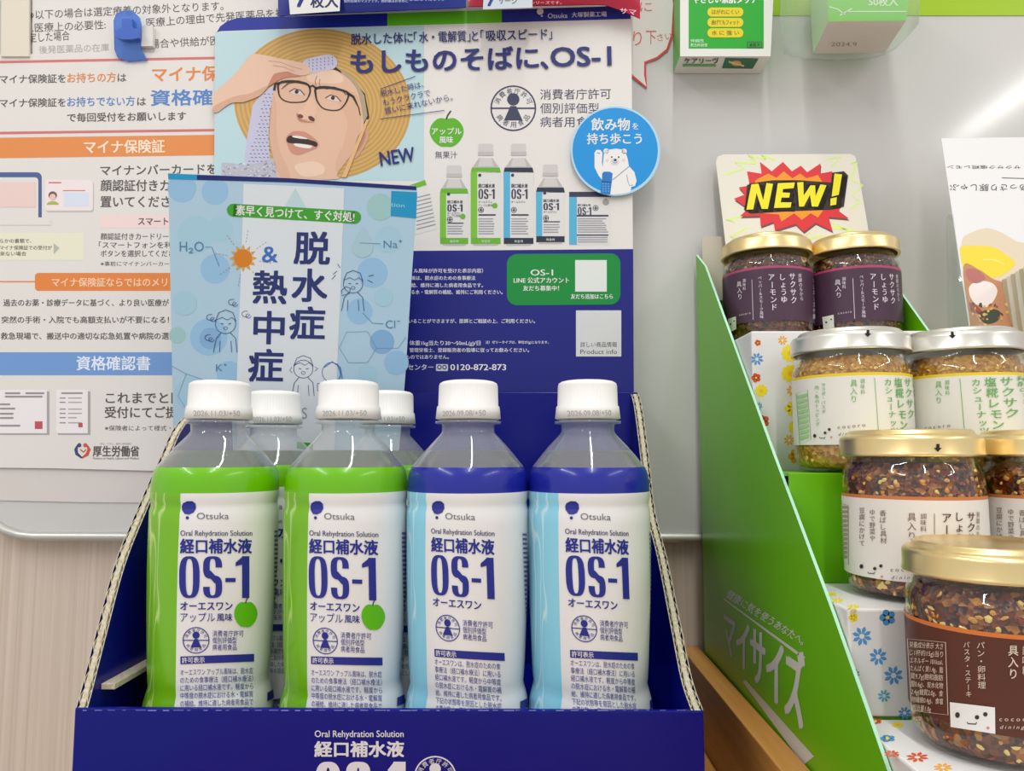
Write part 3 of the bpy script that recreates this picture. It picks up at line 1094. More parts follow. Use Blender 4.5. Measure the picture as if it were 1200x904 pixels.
# blue information panel
PB = rgb(16, 24, 126)
p.poly([(262, 296), (742, 292), (743, 500), (262, 500)], PB, 1)
for t, x0, x1, y, h in (('ル風味が許可を受けた表示内容）', 485, 566, 320, 5), ('味は、脱水症のための食事療法', 482, 557, 328.5, 5), ('給、維持に適した病者用食品です。', 482, 566, 337, 5),
                        ('る水・電解質の補給、維持にご利用ください。', 482, 589, 345, 5), ('いることができますが、医師とご相談の上、ご利用ください。', 479, 627, 379, 5),
                        ('体重1kg当たり30〜50mL(g)/日', 480, 563, 405, 5.6), ('注）ゼリータイプは、単位が(g)となります。', 569, 643, 403, 3.4), ('管理栄養士、登録販売者の指導に従ってお飲みください。', 480, 620, 413, 5),
                        ('ものではありません。', 476, 526, 421, 5), ('センター', 478, 508, 434, 7)):
    p.text(t, x0, y, x1, h, rgb(226, 226, 232), 3, bold=.018)
p.rrect(511, 427, 525, 435, 1.2, rgb(220, 220, 226), 2); p.arc(515, 430.5, 2.2, 2.2, 1.2, PB, 3, n=12); p.arc(521, 430.5, 2.2, 2.2, 1.2, PB, 3, n=12)
p.text('0120-872-873', 528, 434, 593, 7.4, rgb(236, 236, 240), 3, bold=.025)
p.rrect(594, 298, 727, 358, 12, rgb(0, 138, 56), 2, dy=-1)
p.text('OS-1', 622, 323, 648, 7.4, WHITE, 3, bold=.025); p.text('LINE 公式アカウント', 602, 332, 667, 6.6, WHITE, 3, bold=.025); p.text('友だち募集中！', 613, 341, 655, 6, WHITE, 3, bold=.025)
p.rect(674, 305, 711, 342, rgb(226, 230, 226), 3); p.text('友だち追加はこちら', 669, 350.5, 718, 5.8, WHITE, 3, bold=.02)
p.rect(675, 364, 728, 418, rgb(216, 216, 218), 3); p.text('詳しい商品情報', 680, 407, 723, 6, GREY, 4); p.text('Product info', 680, 415, 723, 5.6, GREY, 4)
p.build('printed_design', hd)

# round sticker on the header board
CX, CY = 721.4, 177
ss = Sheet((255, 35, .5905), (738, 20, .5755), (742, 460, .5795))
stk = thing('round_sticker', 'round blue sticker showing a white bear with a water flask on header board', 'sticker', ss.P(721, 177))
cir = [(CX + 52.5 * math.cos(2 * PI * k / 48), CY + 52.5 * math.sin(2 * PI * k / 48)) for k in range(48)]
plate('disc', ss, cir, 0.0012, M(rgb(176, 214, 236), rough=.3), stk)
p = Print(ss)
SB = rgb(14, 146, 220)
p.ell(CX - .5, CY - .5, 50, 50, SB, 1, n=48)
p.text('飲み物', 693, 153, 738, 14, WHITE, 2, bold=.02); p.text('を', 741, 152, 748, 8, WHITE, 2, bold=.01)
p.text('持ち歩こう', 688, 169, 752, 12.5, WHITE, 2, bold=.02)


def z7(pts): return [(650 + x / 6.957, 110 + y / 6.957) for x, y in pts]


BW = rgb(236, 234, 234)
p.poly(z7([(325, 480), (340, 458), (372, 458), (390, 480), (385, 560), (392, 600), (400, 500), (412, 460), (500, 448), (572, 458), (595, 530), (605, 590), (650, 640), (668, 710), (655, 750), (625, 760), (618, 800), (560, 815), (480, 822), (390, 812), (385, 700), (360, 670), (325, 600)]), BW, 2)
p.ell(*z7([(420, 468)])[0], 3.2, 3.2, BW, 2, n=12); p.ell(*z7([(566, 470)])[0], 3.2, 3.2, BW, 2, n=12)
p.ell(*z7([(422, 472)])[0], 1.6, 1.6, rgb(236, 206, 200), 3, n=10); p.ell(*z7([(566, 472)])[0], 1.6, 1.6, rgb(236, 206, 200), 3, n=10)
p.ell(*z7([(490, 555)])[0], 5, 4.4, rgb(214, 214, 218), 3, n=16); p.ell(*z7([(493, 541)])[0], 1.8, 1.4, rgb(40, 60, 80), 4, n=10)
p.ell(*z7([(465, 517)])[0], 1, 1, rgb(50, 60, 70), 4, n=8); p.ell(*z7([(522, 517)])[0], 1, 1, rgb(50, 60, 70), 4, n=8)
p.ell(*z7([(428, 545)])[0], 2, 2, rgb(240, 208, 202), 3, n=10); p.ell(*z7([(562, 542)])[0], 2, 2, rgb(240, 208, 202), 3, n=10)
p.arc(*z7([(493, 554)])[0], 2, 1.6, .5, rgb(60, 70, 90), 4, n=8, a0=0, a1=180)
p.line(z7([(608, 592), (470, 705)]), 1, rgb(150, 160, 176), 3)
p.line(z7([(588, 660), (596, 710), (612, 752), (640, 742)]), .8, rgb(150, 160, 176), 3)
p.line(z7([(345, 482), (370, 485)]), .7, rgb(90, 100, 110), 3)
p.poly(z7([(388, 650), (400, 636), (450, 636), (472, 650), (466, 715), (452, 822), (372, 818), (384, 715)]), rgb(36, 120, 196), 4)
p.poly(z7([(384, 710), (466, 718), (464, 728), (384, 720)]), rgb(24, 80, 150), 5)
for k in range(12): p.ell(*z7([(395 + (k % 3) * 22, 735 + (k // 3) * 20)])[0], .7, .7, rgb(120, 190, 230), 5, n=6)
p.build('printed_design', stk)

# flyer standing behind the green bottles
fs = Sheet((197, 204, .528), (488, 219, .524), (204, 528, .566))
FBl = M(rgb(176, 206, 226), rough=.3)
fl_ = thing('health_flyer', 'light blue flyer with sun and dark kanji headings behind the green bottles', 'flyer', fs.P(330, 545))
plate('paper', fs, [(197, 203), (340, 209), (488, 218), (489, 230), (482, 330), (475, 440), (465, 560), (205, 560), (203, 500), (199, 300)], 0.0004, FBl, fl_)
p = Print(fs)


def z4(x, y): return (190 + x / 2.658, 190 + y / 2.658)


def z4s(pts): return [z4(x, y) for x, y in pts]


C1 = rgb(150, 192, 226); C2 = rgb(158, 200, 200); C3 = rgb(132, 176, 216); C4 = rgb(166, 204, 224)
for x, y, r_, c_ in ((62, 82, 45, C1), (165, 92, 42, C1), (105, 225, 58, C4), (165, 333, 46, C1), (180, 210, 40, C4), (145, 545, 58, C1), (150, 550, 34, C3), (48, 540, 26, C2), (655, 345, 47, C1), (705, 240, 42, C4), (615, 465, 40, C1),
                     (685, 560, 38, C3), (680, 140, 42, C2), (730, 625, 38, C1), (640, 660, 30, C4), (70, 440, 38, C4), (90, 720, 50, C4), (210, 660, 40, C1), (690, 420, 30, C4)):
    q = z4(x, y); lay = globals().get('lay', 0.2) + .12; p.ell(q[0], q[1], r_ / 2.658, r_ / 2.658, c_, lay)
p.poly(z4s([(254, 68), (568, 82), (556, 400), (540, 760), (536, 960), (236, 960), (232, 700), (244, 400)]), rgb(220, 226, 232), 2.8)
for x, y, k_ in ((415, 150, 1), (625, 265, .95)):
    c = z4(x, y); s_ = 13 * k_
    p.poly([(c[0], c[1] - 2 * s_)] + [(c[0] + s_ * math.cos(math.radians(a)), c[1] + s_ * math.sin(math.radians(a))) for a in range(-30, 211, 20)], rgb(190, 216, 220) if k_ == 1 else rgb(170, 202, 214), 3.2)
p.poly([(197, 203.5), (231, 205), (231, 211), (197.3, 210)], rgb(20, 150, 200), 3)
p.poly([(231, 205), (340, 209), (400, 213), (488, 218.5), (488, 223), (430, 219.5), (340, 214), (231, 211)], rgb(16, 30, 110), 3)
p.poly(z4s([(714, 90), (794, 94), (792, 176), (712, 168)]), rgb(20, 150, 200), 3); p.text('tion', *z4(712, 138), z4(755, 138)[0], 5, rgb(150, 210, 230), 4, y1=z4(0, 142)[1])
a, b = z4(222, 150), z4(600, 172)
p.line([a, b], 15, rgb(60, 160, 40), 4); p.ell(*a, 7.5, 7.5, rgb(60, 160, 40), 4, n=16); p.ell(*b, 7.5, 7.5, rgb(60, 160, 40), 4, n=16)
p.text('素早く見つけて、すぐ対処!', *z4(230, 165), z4(598, 0)[0], 11.5, WHITE, 5, y1=z4(0, 187)[1], bold=.02)
KD = rgb(34, 48, 110)
for ch, x0, x1, y1 in (('脱', 412, 520, 318), ('水', 405, 512, 434), ('症', 398, 504, 552), ('熱', 284, 386, 440), ('中', 286, 378, 566), ('症', 270, 374, 684)):
    q0, q1 = z4(x0, y1), z4(x1, y1)
    p.text(ch, q0[0], q0[1] - .6, q1[0], 37, KD, 5, bold=.028, y1=q1[1] + .4)
p.text('&', z4(312, 0)[0], z4(0, 312)[1], z4(360, 0)[0], 20, rgb(60, 110, 190), 5, bold=.015)
sc_ = z4(253, 300)
for k in range(8):
    a = math.radians(k * 45 + 10)
    for q in range(4):
        r0 = 19 + q * 4; p.line([(sc_[0] + r0 * math.cos(a), sc_[1] + r0 * math.sin(a)), (sc_[0] + (r0 + 2.2) * math.cos(a), sc_[1] + (r0 + 2.2) * math.sin(a))], .6, rgb(130, 130, 130), 4)
for k in range(12):
    a = math.radians(k * 30)
    p.poly([(sc_[0] + 16.5 * math.cos(a), sc_[1] + 16.5 * math.sin(a)), (sc_[0] + 11.5 * math.cos(a + .2), sc_[1] + 11.5 * math.sin(a + .2)), (sc_[0] + 11.5 * math.cos(a - .2), sc_[1] + 11.5 * math.sin(a - .2))], rgb(220, 160, 60), 4)
p.ell(*sc_, 10.8, 10.8, rgb(216, 128, 20), 5)
TXB = rgb(84, 132, 170)
p.text('H₂O', *z4(55, 278), z4(130, 0)[0], 12, TXB, 4); p.line(z4s([(135, 265), (155, 265), (178, 325)]), .7, TXB, 4)
p.text('Na⁺', *z4(690, 268), z4(748, 0)[0], 9.5, TXB, 4); p.line(z4s([(615, 252), (680, 255)]), .7, TXB, 4)
p.text('Cl⁻', *z4(696, 518), z4(742, 0)[0], 10, TXB, 4); p.line(z4s([(625, 470), (655, 502), (690, 504)]), .7, TXB, 4)
p.text('K⁺', *z4(168, 652), z4(202, 0)[0], 9, TXB, 4); p.text('Mg', *z4(78, 850), z4(140, 0)[0], 12, rgb(60, 130, 190), 4)
for pts in ([(575, 530), (640, 528), (668, 580), (640, 625), (580, 625), (552, 578)], [(20, 630), (75, 660), (135, 680), (130, 740), (80, 775), (50, 730), (75, 660)], [(668, 580), (735, 580), (760, 545)]):
    p.line(z4s(pts), .6, rgb(120, 150, 180), 4, closed=len(pts) == 6)
# line-drawn people
LN = rgb(50, 76, 130)


def doodle(cx, cy, s_, kind):
    def q(pts): return [z4(cx + x * s_, cy + y * s_) for x, y in pts]
    c = z4(cx, cy)
    p.arc(c[0], c[1], 30 * s_ / 2.658, 28 * s_ / 2.658, .7, LN, 5, n=20, a0=-20 if kind != 2 else 0, a1=200 if kind != 2 else 360)
    p.line(q([(-30, -8), (-20, -34), (0, -42), (22, -34), (31, -8)]), .8, LN, 5)
    p.line(q([(-28, -12), (-10, -20), (5, -12), (18, -20), (30, -10)]), .7, LN, 5)
    p.line(q([(-14, -2), (-6, 0)]), .9, LN, 5); p.line(q([(8, 0), (16, -2)]), .9, LN, 5); p.arc(*q([(0, 12)])[0], 2.4, 1.8, .6, LN, 5, n=8)
    p.line(q([(-14, 26), (-28, 44), (-36, 84)]), .8, LN, 5); p.line(q([(14, 26), (30, 42), (34, 84)]), .8, LN, 5)
    p.line(q([(-16, 50), (-18, 84)]), .7, LN, 5); p.line(q([(16, 50), (18, 84)]), .7, LN, 5)
    if kind == 0:
        for a_, b_ in ((-45, -20), (20, -65), (60, -30), (-50, 40)):
            p.arc(*q([(a_, b_)])[0], 4.5, 3.5, .7, LN, 5, n=12, a0=0, a1=300); p.arc(*q([(a_ + 8, b_ + 6)])[0], 3, 2.5, .7, LN, 5, n=12, a0=0, a1=270)
    if kind == 1:
        for a_ in ((-50, -40, -62, -30), (-40, -50, -48, -62), (45, -12, 62, -4), (48, -24, 64, -28), (-54, -28, -66, -14)): p.line(q([a_[:2], a_[2:]]), .8, LN, 5)
        p.line(q([(-36, 20), (-22, 8), (-8, 14), (-12, 30), (-34, 36), (-36, 20)]), .8, LN, 5)
    if kind == 2:
        p.line(q([(-36, -6), (-42, 4), (-34, 12)]), .7, LN, 5); p.line(q([(36, -6), (46, -2), (36, 6)]), .7, LN, 5)


doodle(198, 505, 1.05, 0); doodle(595, 380, 1.0, 1); doodle(440, 645, 1.0, 2)
# girl in profile with cup
p.arc(*z4(528, 655), 11, 11.5, .8, rgb(60, 120, 190), 5, n=20); p.line(z4s([(505, 640), (530, 622), (555, 640), (562, 680)]), 1.2, rgb(60, 120, 190), 5)
p.line(z4s([(545, 628), (556, 660), (552, 684)]), .8, rgb(60, 120, 190), 5); p.line(z4s([(484, 690), (484, 712), (504, 712), (504, 690), (484, 690)]), .9, rgb(60, 120, 190), 5)
p.line(z4s([(515, 690), (508, 715)]), .8, LN, 5); p.line(z4s([(550, 690), (556, 720)]), .8, LN, 5)
p.text('OS', *z4(400, 800), z4(452, 0)[0], 14, rgb(150, 156, 160), 4)
p.poly(z4s([(420, 872), (470, 876), (470, 900), (420, 892)]), rgb(60, 160, 30), 4)
p.build('printed_design', fl_)

# ------------------------------------------------------------------ drink bottles
RB = 0.0345
YB1 = 0.43
half = [(447, 26), (448, 31), (450, 34.2), (453, 35.2), (476, 35.8), (477, 37.2), (491, 38.8), (492, 38), (492.5, 34), (494, 34), (494.2, 39), (497, 39), (497.2, 31.5), (506, 31), (509, 33), (515, 38.5), (524, 47), (534, 55.5), (541, 61), (546, 65),
        (551, 67.8), (558, 69.6), (566, 70.6), (582, 71), (587, 69.6), (592, 69.6), (597, 71), (640, 71), (690, 70), (730, 68.4), (770, 66.8), (790, 65.6), (797, 64.6), (804, 66.2), (815, 69), (830, 70.5), (850, 71)]
PX_R = RB / 71.0


def zz(y):
    return at(690, y, YB1).z - BASE.z


prof = [(h * PX_R, zz(y)) for y, h in half]
ZB_ = ZFL
prof += [(RB, ZB_ + .012), (RB * .97, ZB_ + .004), (RB * .86, ZB_ + .0002)]
prof = [(r, z - ZB_) for r, z in prof]        # z above the base


def rfun(zrel):
    if zrel >= prof[0][1]: return prof[0][0]
    for (r0, z0), (r1, z1) in zip(prof, prof[1:]):
        if z0 >= zrel >= z1:
            t = (z0 - zrel) / max(z0 - z1, 1e-9)
            return r0 + (r1 - r0) * t
    return prof[-1][0]


def rel(y): return zz(y) - ZB_


def bottle(name, label, green, root_loc, dx):
    root = thing(name, label, 'bottle', root_loc, None)
    # cap with fine ribs
    cp = [(0, rel(446.2))] + [(r, z) for (r, z), (y, h) in zip(prof, half) if y <= 491.5] + [(36 * PX_R, rel(492)), (30 * PX_R, rel(491))]
    g0, g1 = rel(475), rel(451)
    bm = lathe_bm(cp, 180, rib=lambda z, k: (1.0 - (0.012 if k % 3 == 0 else 0)) if g0 <= z <= g1 else 1.0)
    cap = bm_obj('cap', bm, M(rgb(236, 235, 232), rough=.38), root, smooth=True)
    # clear body
    bp = [(29 * PX_R, rel(488))] + [(r, z) for (r, z), (y, h) in zip(prof, half) if y >= 492.5] + prof[len(half):] + [(0, 0.001)]
    bm_obj('clear_body', lathe_bm(bp, 72), CLEAR, root, smooth=True)
    # drink inside
    lq = [(0, rel(528))]
    for y in (528, 534, 541, 546, 551, 558, 570, 600, 700, 790, 800, 830):
        lq.append((rfun(rel(y)) - .0008, rel(y)))
    lq += [(RB - .001, .010), (RB * .85, .002), (0, .002)]
    bm_obj('drink', lathe_bm(lq, 72), LIQ, root, smooth=True)
    # label sleeve
    org = root.location
    az = math.atan2(org.x - BASE.x, org.y - BASE.y)
    ys = [547, 549, 552, 556, 561, 566, 570, 575, 582, 587, 592, 597, 610, 640, 670, 700, 730, 750, 770, 782, 790, 797, 804, 810, 816, 824, 832, 850]
    NA = 96
    W = Wrap(org, lambda z: rfun(z), eps=.0003)
    def phi(px, py=650):
        q = W.P(px + dx, py) - org
        return math.atan2(q.y, q.x)
    f0 = phi(209 if green else 203)            # start of the white panel
    f1 = phi(322) + 0.42                           # its end round the side
    v = []; f = []; mi = []
    angs = [f0 + (f1 - f0) * k / 40 for k in range(41)] + [f1 + (2 * PI - (f1 - f0)) * k / (NA - 40) for k in range(1, NA - 40)]
    for y in ys:
        z = rel(y); r = rfun(z) + .00022
        for a in angs: v.append((r * math.cos(a), r * math.sin(a), z))
    na = len(angs)
    for j in range(len(ys) - 1):
        for k in range(na):
            k2 = (k + 1) % na
            f.append((j * na + k, (j + 1) * na + k, (j + 1) * na + k2, j * na + k2))
            mi.append(0 if ys[j] < 574 else (1 if k < 40 else 2))
    lab = mesh_obj('label', [Vector(q) + org for q in v], f, [M(rgb(106, 186, 0) if green else rgb(24, 34, 150), rough=.25, coat=.3), M(rgb(230, 230, 230), rough=.3, coat=.3), swirl_green if green else swirl_aqua], mi, root, smooth=True)
    # printing
    p = Print(W)
    D = rgb(34, 42, 140)

    def X(x): return x + dx
    sy = 0 if green else -3
    p.poly([(X(213.5), 594), (X(215), 590), (X(220), 587.5), (X(226), 587.5), (X(229.5), 590.5), (X(230), 596), (X(227), 601), (X(222), 603), (X(217), 602.5), (X(214), 598)], D, 2); p.ell(X(220), 607, 1.9, 1.9, D, 2, n=10)
    p.text('Otsuka', X(231), 608.5, X(268), 8, rgb(110, 110, 116), 2)
    p.text('Oral Rehydration Solution', X(212), 628 + sy * .7, X(295 if green else 290), 6.6, rgb(70, 72, 110), 2, bold=.012)
    p.text('経口補水液', X(212), 648.5 + sy * .5, X(294 if green else 289), 16.5, D, 2, bold=.03)
    os1(p, X(210.5), X(292 if green else 288.5), 652 + sy * .4, 701 + sy, D, 2, st=7.6, thin=3)
    p.text('オーエスワン', X(212), 715.5 + sy * 1.4, X(272), 10.5, D, 2, bold=.02)
    if green:
        p.text('アップル', X(212), 729, X(252), 11, D, 2); p.text('風味', X(254), 728, X(272), 9, D, 2, bold=.01)
        apple(p, X(287.5), 720, 13.5, 16, 2, rgb(92, 186, 10))
    my = 750.5 if green else 735.5
    food_mark(p, X(230), my, 15, D, 2, lw=1.1)
    for k, t in enumerate(('消費者庁許可', '個別評価型', '病者用食品')):
        p.text(t, X(249), my - 4.3 + k * 8, X(285 if k == 0 else 277), 7.2, D, 2)
    by = 767.5 if green else 759.5
    p.rect(X(212), by + 2, X(297), by + 11, D, 2, nx=14, dy=-3)
    p.text('許可表示', X(214), by + 9.6, X(240), 6.6, WHITE, 3, bold=.015, y1=by + 9.0)
    lines = (('オーエスワン アップル風味は、脱水症', 'のための食事療法（経口補水療法）', 'に用いる経口補水液です。軽度から', '中等度の脱水症における水・電解質', 'の補給、維持に適した病者用食品で', 'す。下記の状態等を原因とした脱水') if green else
             ('オーエスワンは、脱水症のための食', '事療法（経口補水療法）に用いる', '経口補水液です。軽度から中等度', 'の脱水症における水・電解質の補', '給、維持に適した病者用食品です。', '下記の状態等を原因とした脱水症', 'の悪化防止・回復、脱水症の回復後'))
    for k, t in enumerate(lines):
        y = by + 24.3 + k * 9.1 if green else by + 20.5 + k * 9.0
        p.text(t, X(212), y, X(296 if green else 292), 7.2, rgb(70, 74, 150), 2, y1=y - 2.2)
    # side panel wording
    for k in range(34):
        y = 622 + k * 5.2
        if not 760 < y < 770: p.rect(X(320.5), y, X(324.5), y + 2.6, rgb(90, 94, 150), 2, nx=2)
    p.rect(X(318), 758, X(324.6), 768, D, 3, nx=2); p.rect(X(312), 812, X(324), 822, D, 3, nx=3, dy=-6)
    for m in range(len(p.v)): pass
    p.build('lettering', lab)
    # date on the cap ring
    p = Print(Wrap(org, lambda z: rfun(z), eps=.0002))
    cx = X(264 - 0)
    o_ = -36
    t = '2026.11.03/+50' if green else '2026.09.08/+50'
    p.text(t, X(227), 488, X(281), 7, rgb(170, 168, 164), 1)
    p.build('date_lettering', cap)
    return root


def swirl(name, base, light, dark):
    g = N(name)
    c = g.coords((1, 1, 1))
    no = g.n('ShaderNodeTexNoise', i_Scale=1.0, i_Detail=1.0, i_Distortion=.6)
    mp = g.coords((70, 70, 14)); g.l(mp, no.inputs['Vector'])
    g.l(g.ramp(no.outputs[0], [(0.0, dark), (0.40, base), (0.50, base), (0.525, light), (0.55, base), (0.64, base), (0.66, light), (0.70, base), (1.0, base)]), g.b.inputs['Base Color'])
    g.b.inputs['Roughness'].default_value = 0.25
    return g.m


swirl_green = swirl('green_swirl_print', (116, 184, 16), (190, 222, 130), (98, 176, 14))
swirl_aqua = swirl('aqua_swirl_print', (138, 208, 232), (196, 232, 242), (100, 190, 224))


def bx(px, Y, py=640):
    q = at(px, py, Y)
    return Vector((q.x, q.y, BASE.z + ZFL))


c1 = bx(251.5, YB1); c2 = bx(405.5, YB1); c3 = bx(548, YB1); c4 = bx(690, YB1)
gr = bottle('drink_bottle', 'leftmost front bottle with green label, in front of the carton left wall', True, c1, 0)
blu = bottle('drink_bottle', 'rightmost bottle, blue banded label, next to the carton right wall', False, c1, 0)
GRPS = 'drink bottles in the blue carton'
for o in (gr, blu): o['group'] = GRPS
index_kids(gr); index_kids(blu)


def azi(c): return math.atan2(c.x - BASE.x, c.y - BASE.y)


a1_ = azi(c1)
blu.location = c4; blu.rotation_euler = (0, 0, -(azi(c4) - a1_) + math.radians(8.5))
o = copy_tree(blu); o.location = c3; o.rotation_euler = (0, 0, -(azi(c3) - a1_) - math.radians(4.5)); o['label'] = 'blue banded bottle third from the left in the front row'
o = copy_tree(gr); o.location = c2; o.rotation_euler = (0, 0, -(azi(c2) - a1_) - math.radians(4)); o['label'] = 'green label bottle second from the left in the front row'
o = copy_tree(gr); o.location = bx(317, .502); o.rotation_euler = (0, 0, -(azi(o.location) - a1_)); o['label'] = 'green bottle in the back row between the two front green bottles'
o = copy_tree(gr); o.location = bx(452, .502); o.rotation_euler = (0, 0, -(azi(o.location) - a1_)); o['label'] = 'green bottle in the back row behind the second front bottle, mostly hidden'

# ------------------------------------------------------------------ wooden stand under both displays
XD0, XD1 = 0.1255, 0.1400
ZD = onX(951, 904, 0.1400).z - BASE.z
ws = thing('wooden_stand', 'pale wooden stand with upright divider board between blue and green cartons', 'stand', BASE + Vector((0.1, .35, -1.35)))
box('divider_board', XD0, XD1, .02, WY + .010, ZBASE - .018, ZD, WOOD, ws, bev=.0008)
box('shelf_board', XL - .004, XD0, .16, WY + .010, ZBASE - .018, ZBASE, WOOD, ws)
ZG = -0.2200
box('shelf_board', XD1, .56, .10, WY + .010, ZG - .018, ZG, WOOD, ws)
for x in (XL + .01, XD0 - .004, .54):
    box('leg_panel', x, x + .016, .2, WY + .008, -1.35, ZG - .018, WOOD, ws)

# ------------------------------------------------------------------ green carton of jars
GR_ = M(rgb(106, 186, 8), rough=.32, spec=.45)
XG = 0.1410; XGi = XG + .0016; XGR = 0.2760
gcn = thing('green_carton', 'tall bright green cardboard display carton with slanted sides holding nut jars', 'carton', BASE + Vector((.21, .4, ZG)))


def green_side(X0, X1, name, front):
    path = [(p_.y, p_.z - BASE.z) for p_ in (onX(x, y, XG) for x, y in ((818, 296), (826, 312), (905, 530), (975, 718), (1040, 904)))]
    path[0] = (.592, path[0][1]); path = path + [(path[-1][0] - .055, path[-1][1] - .055)]
    path += [(path[-1][0], ZG), (.592, ZG)]
    v = [BASE + Vector((X0, y, z)) for y, z in path] + [BASE + Vector((X1, y, z)) for y, z in path]
    k = len(path); t = tessellate_polygon([[Vector((y, z, 0)) for y, z in path]])
    f = [tuple(q) for q in t] + [tuple(k + i for i in reversed(q)) for q in t] + [(i, (i + 1) % k, k + (i + 1) % k, k + i) for i in range(k)]
    idx = [0] * (2 * len(t)) + [1] * 5 + [0] * (k - 5)
    mesh_obj(name, v, f, [GR_, M(rgb(176, 224, 196), rough=.6)], idx, gcn)
    return path


pth = green_side(XG, XGi, 'side_panel', True)
green_side(XGR, XGR + .0016, 'side_panel', False)
box('back_panel', XGi, XGR, .5905, .592, ZG, .150, GR_, gcn)
box('bottom_panel', XGi, XGR, pth[5][0], .5905, ZG, ZG + .0016, GR_, gcn)
box('front_panel', XGi, XGR, pth[6][0], pth[6][0] + .0016, ZG, ZG + .03, GR_, gcn)
RJ = 0.0315
ZJ = {}


def jbase(px, py, Y): return at(px, py, Y).z - BASE.z


Y1, Y2, Y3, Y4 = .540, .4275, .371, .3075
z1 = jbase(905, 270, Y1 - RJ) - .0785
z2 = jbase(1000, 382, Y2 - RJ) - .0785
z3 = jbase(1068, 712, Y3 - RJ)
z4_ = jbase(1157, 914, Y4 - RJ)
# green steps
YS1, YS2 = .4015, .3955
YW3 = .3380
box('step_riser', XGi, XGR, YS1, YS1 + .0016, ZG + .0016, z2 - .0002, GR_, gcn, bev=.0003)
box('step_tread', XGi, XGR, YS1 + .0016, Y2 + RJ + .002, z2 - .0018, z2 - .0002, GR_, gcn)
p = Print(Axis(0, XG))
PW = rgb(214, 216, 206)
# wording on the outer face; layers point to the viewer
p.text('健康に気を使うあなたへ。', 850, 700, 940, 10.5, PW, 2, y1=757, bold=.012)
p.line([(848, 702), (943, 772)], [1.4, 3.6], PW, 2)


def quadtext(p, chars, x0, yt0, yb0, x1, yt1, yb1, col, L):
    """letters between two converging lines, narrowing with distance"""
    nn = len(chars)
    # perspective-correct positions along the panel
    s = p.s
    P0, P1 = s.P(x0, (yt0 + yb0) / 2), s.P(x1, (yt1 + yb1) / 2)
    for k, ch in enumerate(chars):
        vs, ts, w, lo, hi = glyphs(ch, 0)
        us = [(k + .06 + u * .88) / nn for u, v in vs]
        pts = []
        for u, (uu, v) in zip(us, vs):
            # depth interpolation -> screen fraction
            y0_, y1_ = P0.y, P1.y
            Yd = y0_ + (y1_ - y0_) * u
            fr = ((1 / Yd) - (1 / y0_)) / ((1 / y1_) - (1 / y0_))
            x = x0 + (x1 - x0) * fr
            yt = yt0 + (yt1 - yt0) * fr; yb = yb0 + (yb1 - yb0) * fr
            vv = (v + .12) / .92
            pts.append((x, yb + (yt - yb) * vv))
        for q_, (ox, oy) in enumerate(((-.9, -.6), (.9, -.6), (-.9, .6), (.9, .6), (0, 0))):
            p.tri([(a_ + ox * (.5 + k * .22), b_ + oy * (.6 + k * .3)) for a_, b_ in pts], ts, col, L + q_ * .2)


quadtext(p, 'マイサイズ', 848, 714, 764, 944, 772, 868, PW, 2)
p.line([(872, 798), (948, 892)], [4, 16], PW, 2)
p.build('lettering', gcn)

# ------------------------------------------------------------------ patterned white boxes under and behind the jars
FLC = [rgb(84, 150, 206), rgb(240, 220, 40), rgb(214, 88, 40), rgb(240, 170, 50), rgb(90, 170, 190)]


def flower(p, x, y, r, col, kind, L=1, sy=1.0):
    if kind == 0:      # daisy with narrow petals
        for k in range(8):
            a = 2 * PI * k / 8 + .3
            ca, sa = math.cos(a), math.sin(a)
            p.poly([(x + ca * r * .25 - sa * r * .10, y + (sa * r * .25 + ca * r * .10) * sy), (x + ca * r * .7 - sa * r * .2, y + (sa * r * .7 + ca * r * .2) * sy), (x + ca * r, y + sa * r * sy), (x + ca * r * .7 + sa * r * .2, y + (sa * r * .7 - ca * r * .2) * sy), (x + ca * r * .25 + sa * r * .10, y + (sa * r * .25 - ca * r * .10) * sy)], col, L)
    elif kind == 1:    # round five-petal
        for k in range(5):
            a = 2 * PI * k / 5 + .6
            p.ell(x + math.cos(a) * r * .55, y + math.sin(a) * r * .55 * sy, r * .42, r * .42 * sy, col, L, n=12)
        p.ell(x, y, r * .22, r * .22, rgb(240, 210, 90), L + 1, n=8)
    else:              # full rosette
        pts = []
        for k in range(40):
            a = 2 * PI * k / 40
            rr = r * (1 + .1 * math.cos(10 * a))
            pts.append((x + rr * math.cos(a), y + rr * math.sin(a) * sy))
        p.poly(pts, col, L); p.ell(x, y, r * .3, r * .3 * sy, rgb(246, 190, 40), L + 1, n=10)


WBX = M(rgb(226, 226, 224), rough=.35, spec=.4)
# A: behind the second row, under the top jars
YA = .4615
wa = box('gift_box', XGi + .0006, XGR - .0006, YA, .588, ZG + .0017, z1 - .0002, WBX, bev=.001)
tag(wa, 'tall white flower-patterned box supporting the two purple label jars', 'box', 'flower-patterned boxes in the green carton')
p = Print(Axis(1, YA))
for x, y, r, c, k in ((917, 399, 6, 3, 0), (926, 414, 10, 1, 2), (926, 438, 10, 1, 2), (928, 458, 7, 3, 0), (928, 479, 9, 1, 1), (932, 501, 8, 1, 2), (925, 516, 7, 3, 0), (932, 535, 9, 3, 1),
                      (888, 402, 4, 2, 1), (887, 421, 8, 0, 0), (886, 443, 6, 2, 1), (892, 458, 7, 1, 2), (889, 476, 5, 4, 0), (894, 494, 8, 2, 1), (893, 516, 5, 2, 1)):
    flower(p, x, y, r, FLC[c], k)
pr = p.build('flower_print', wa)
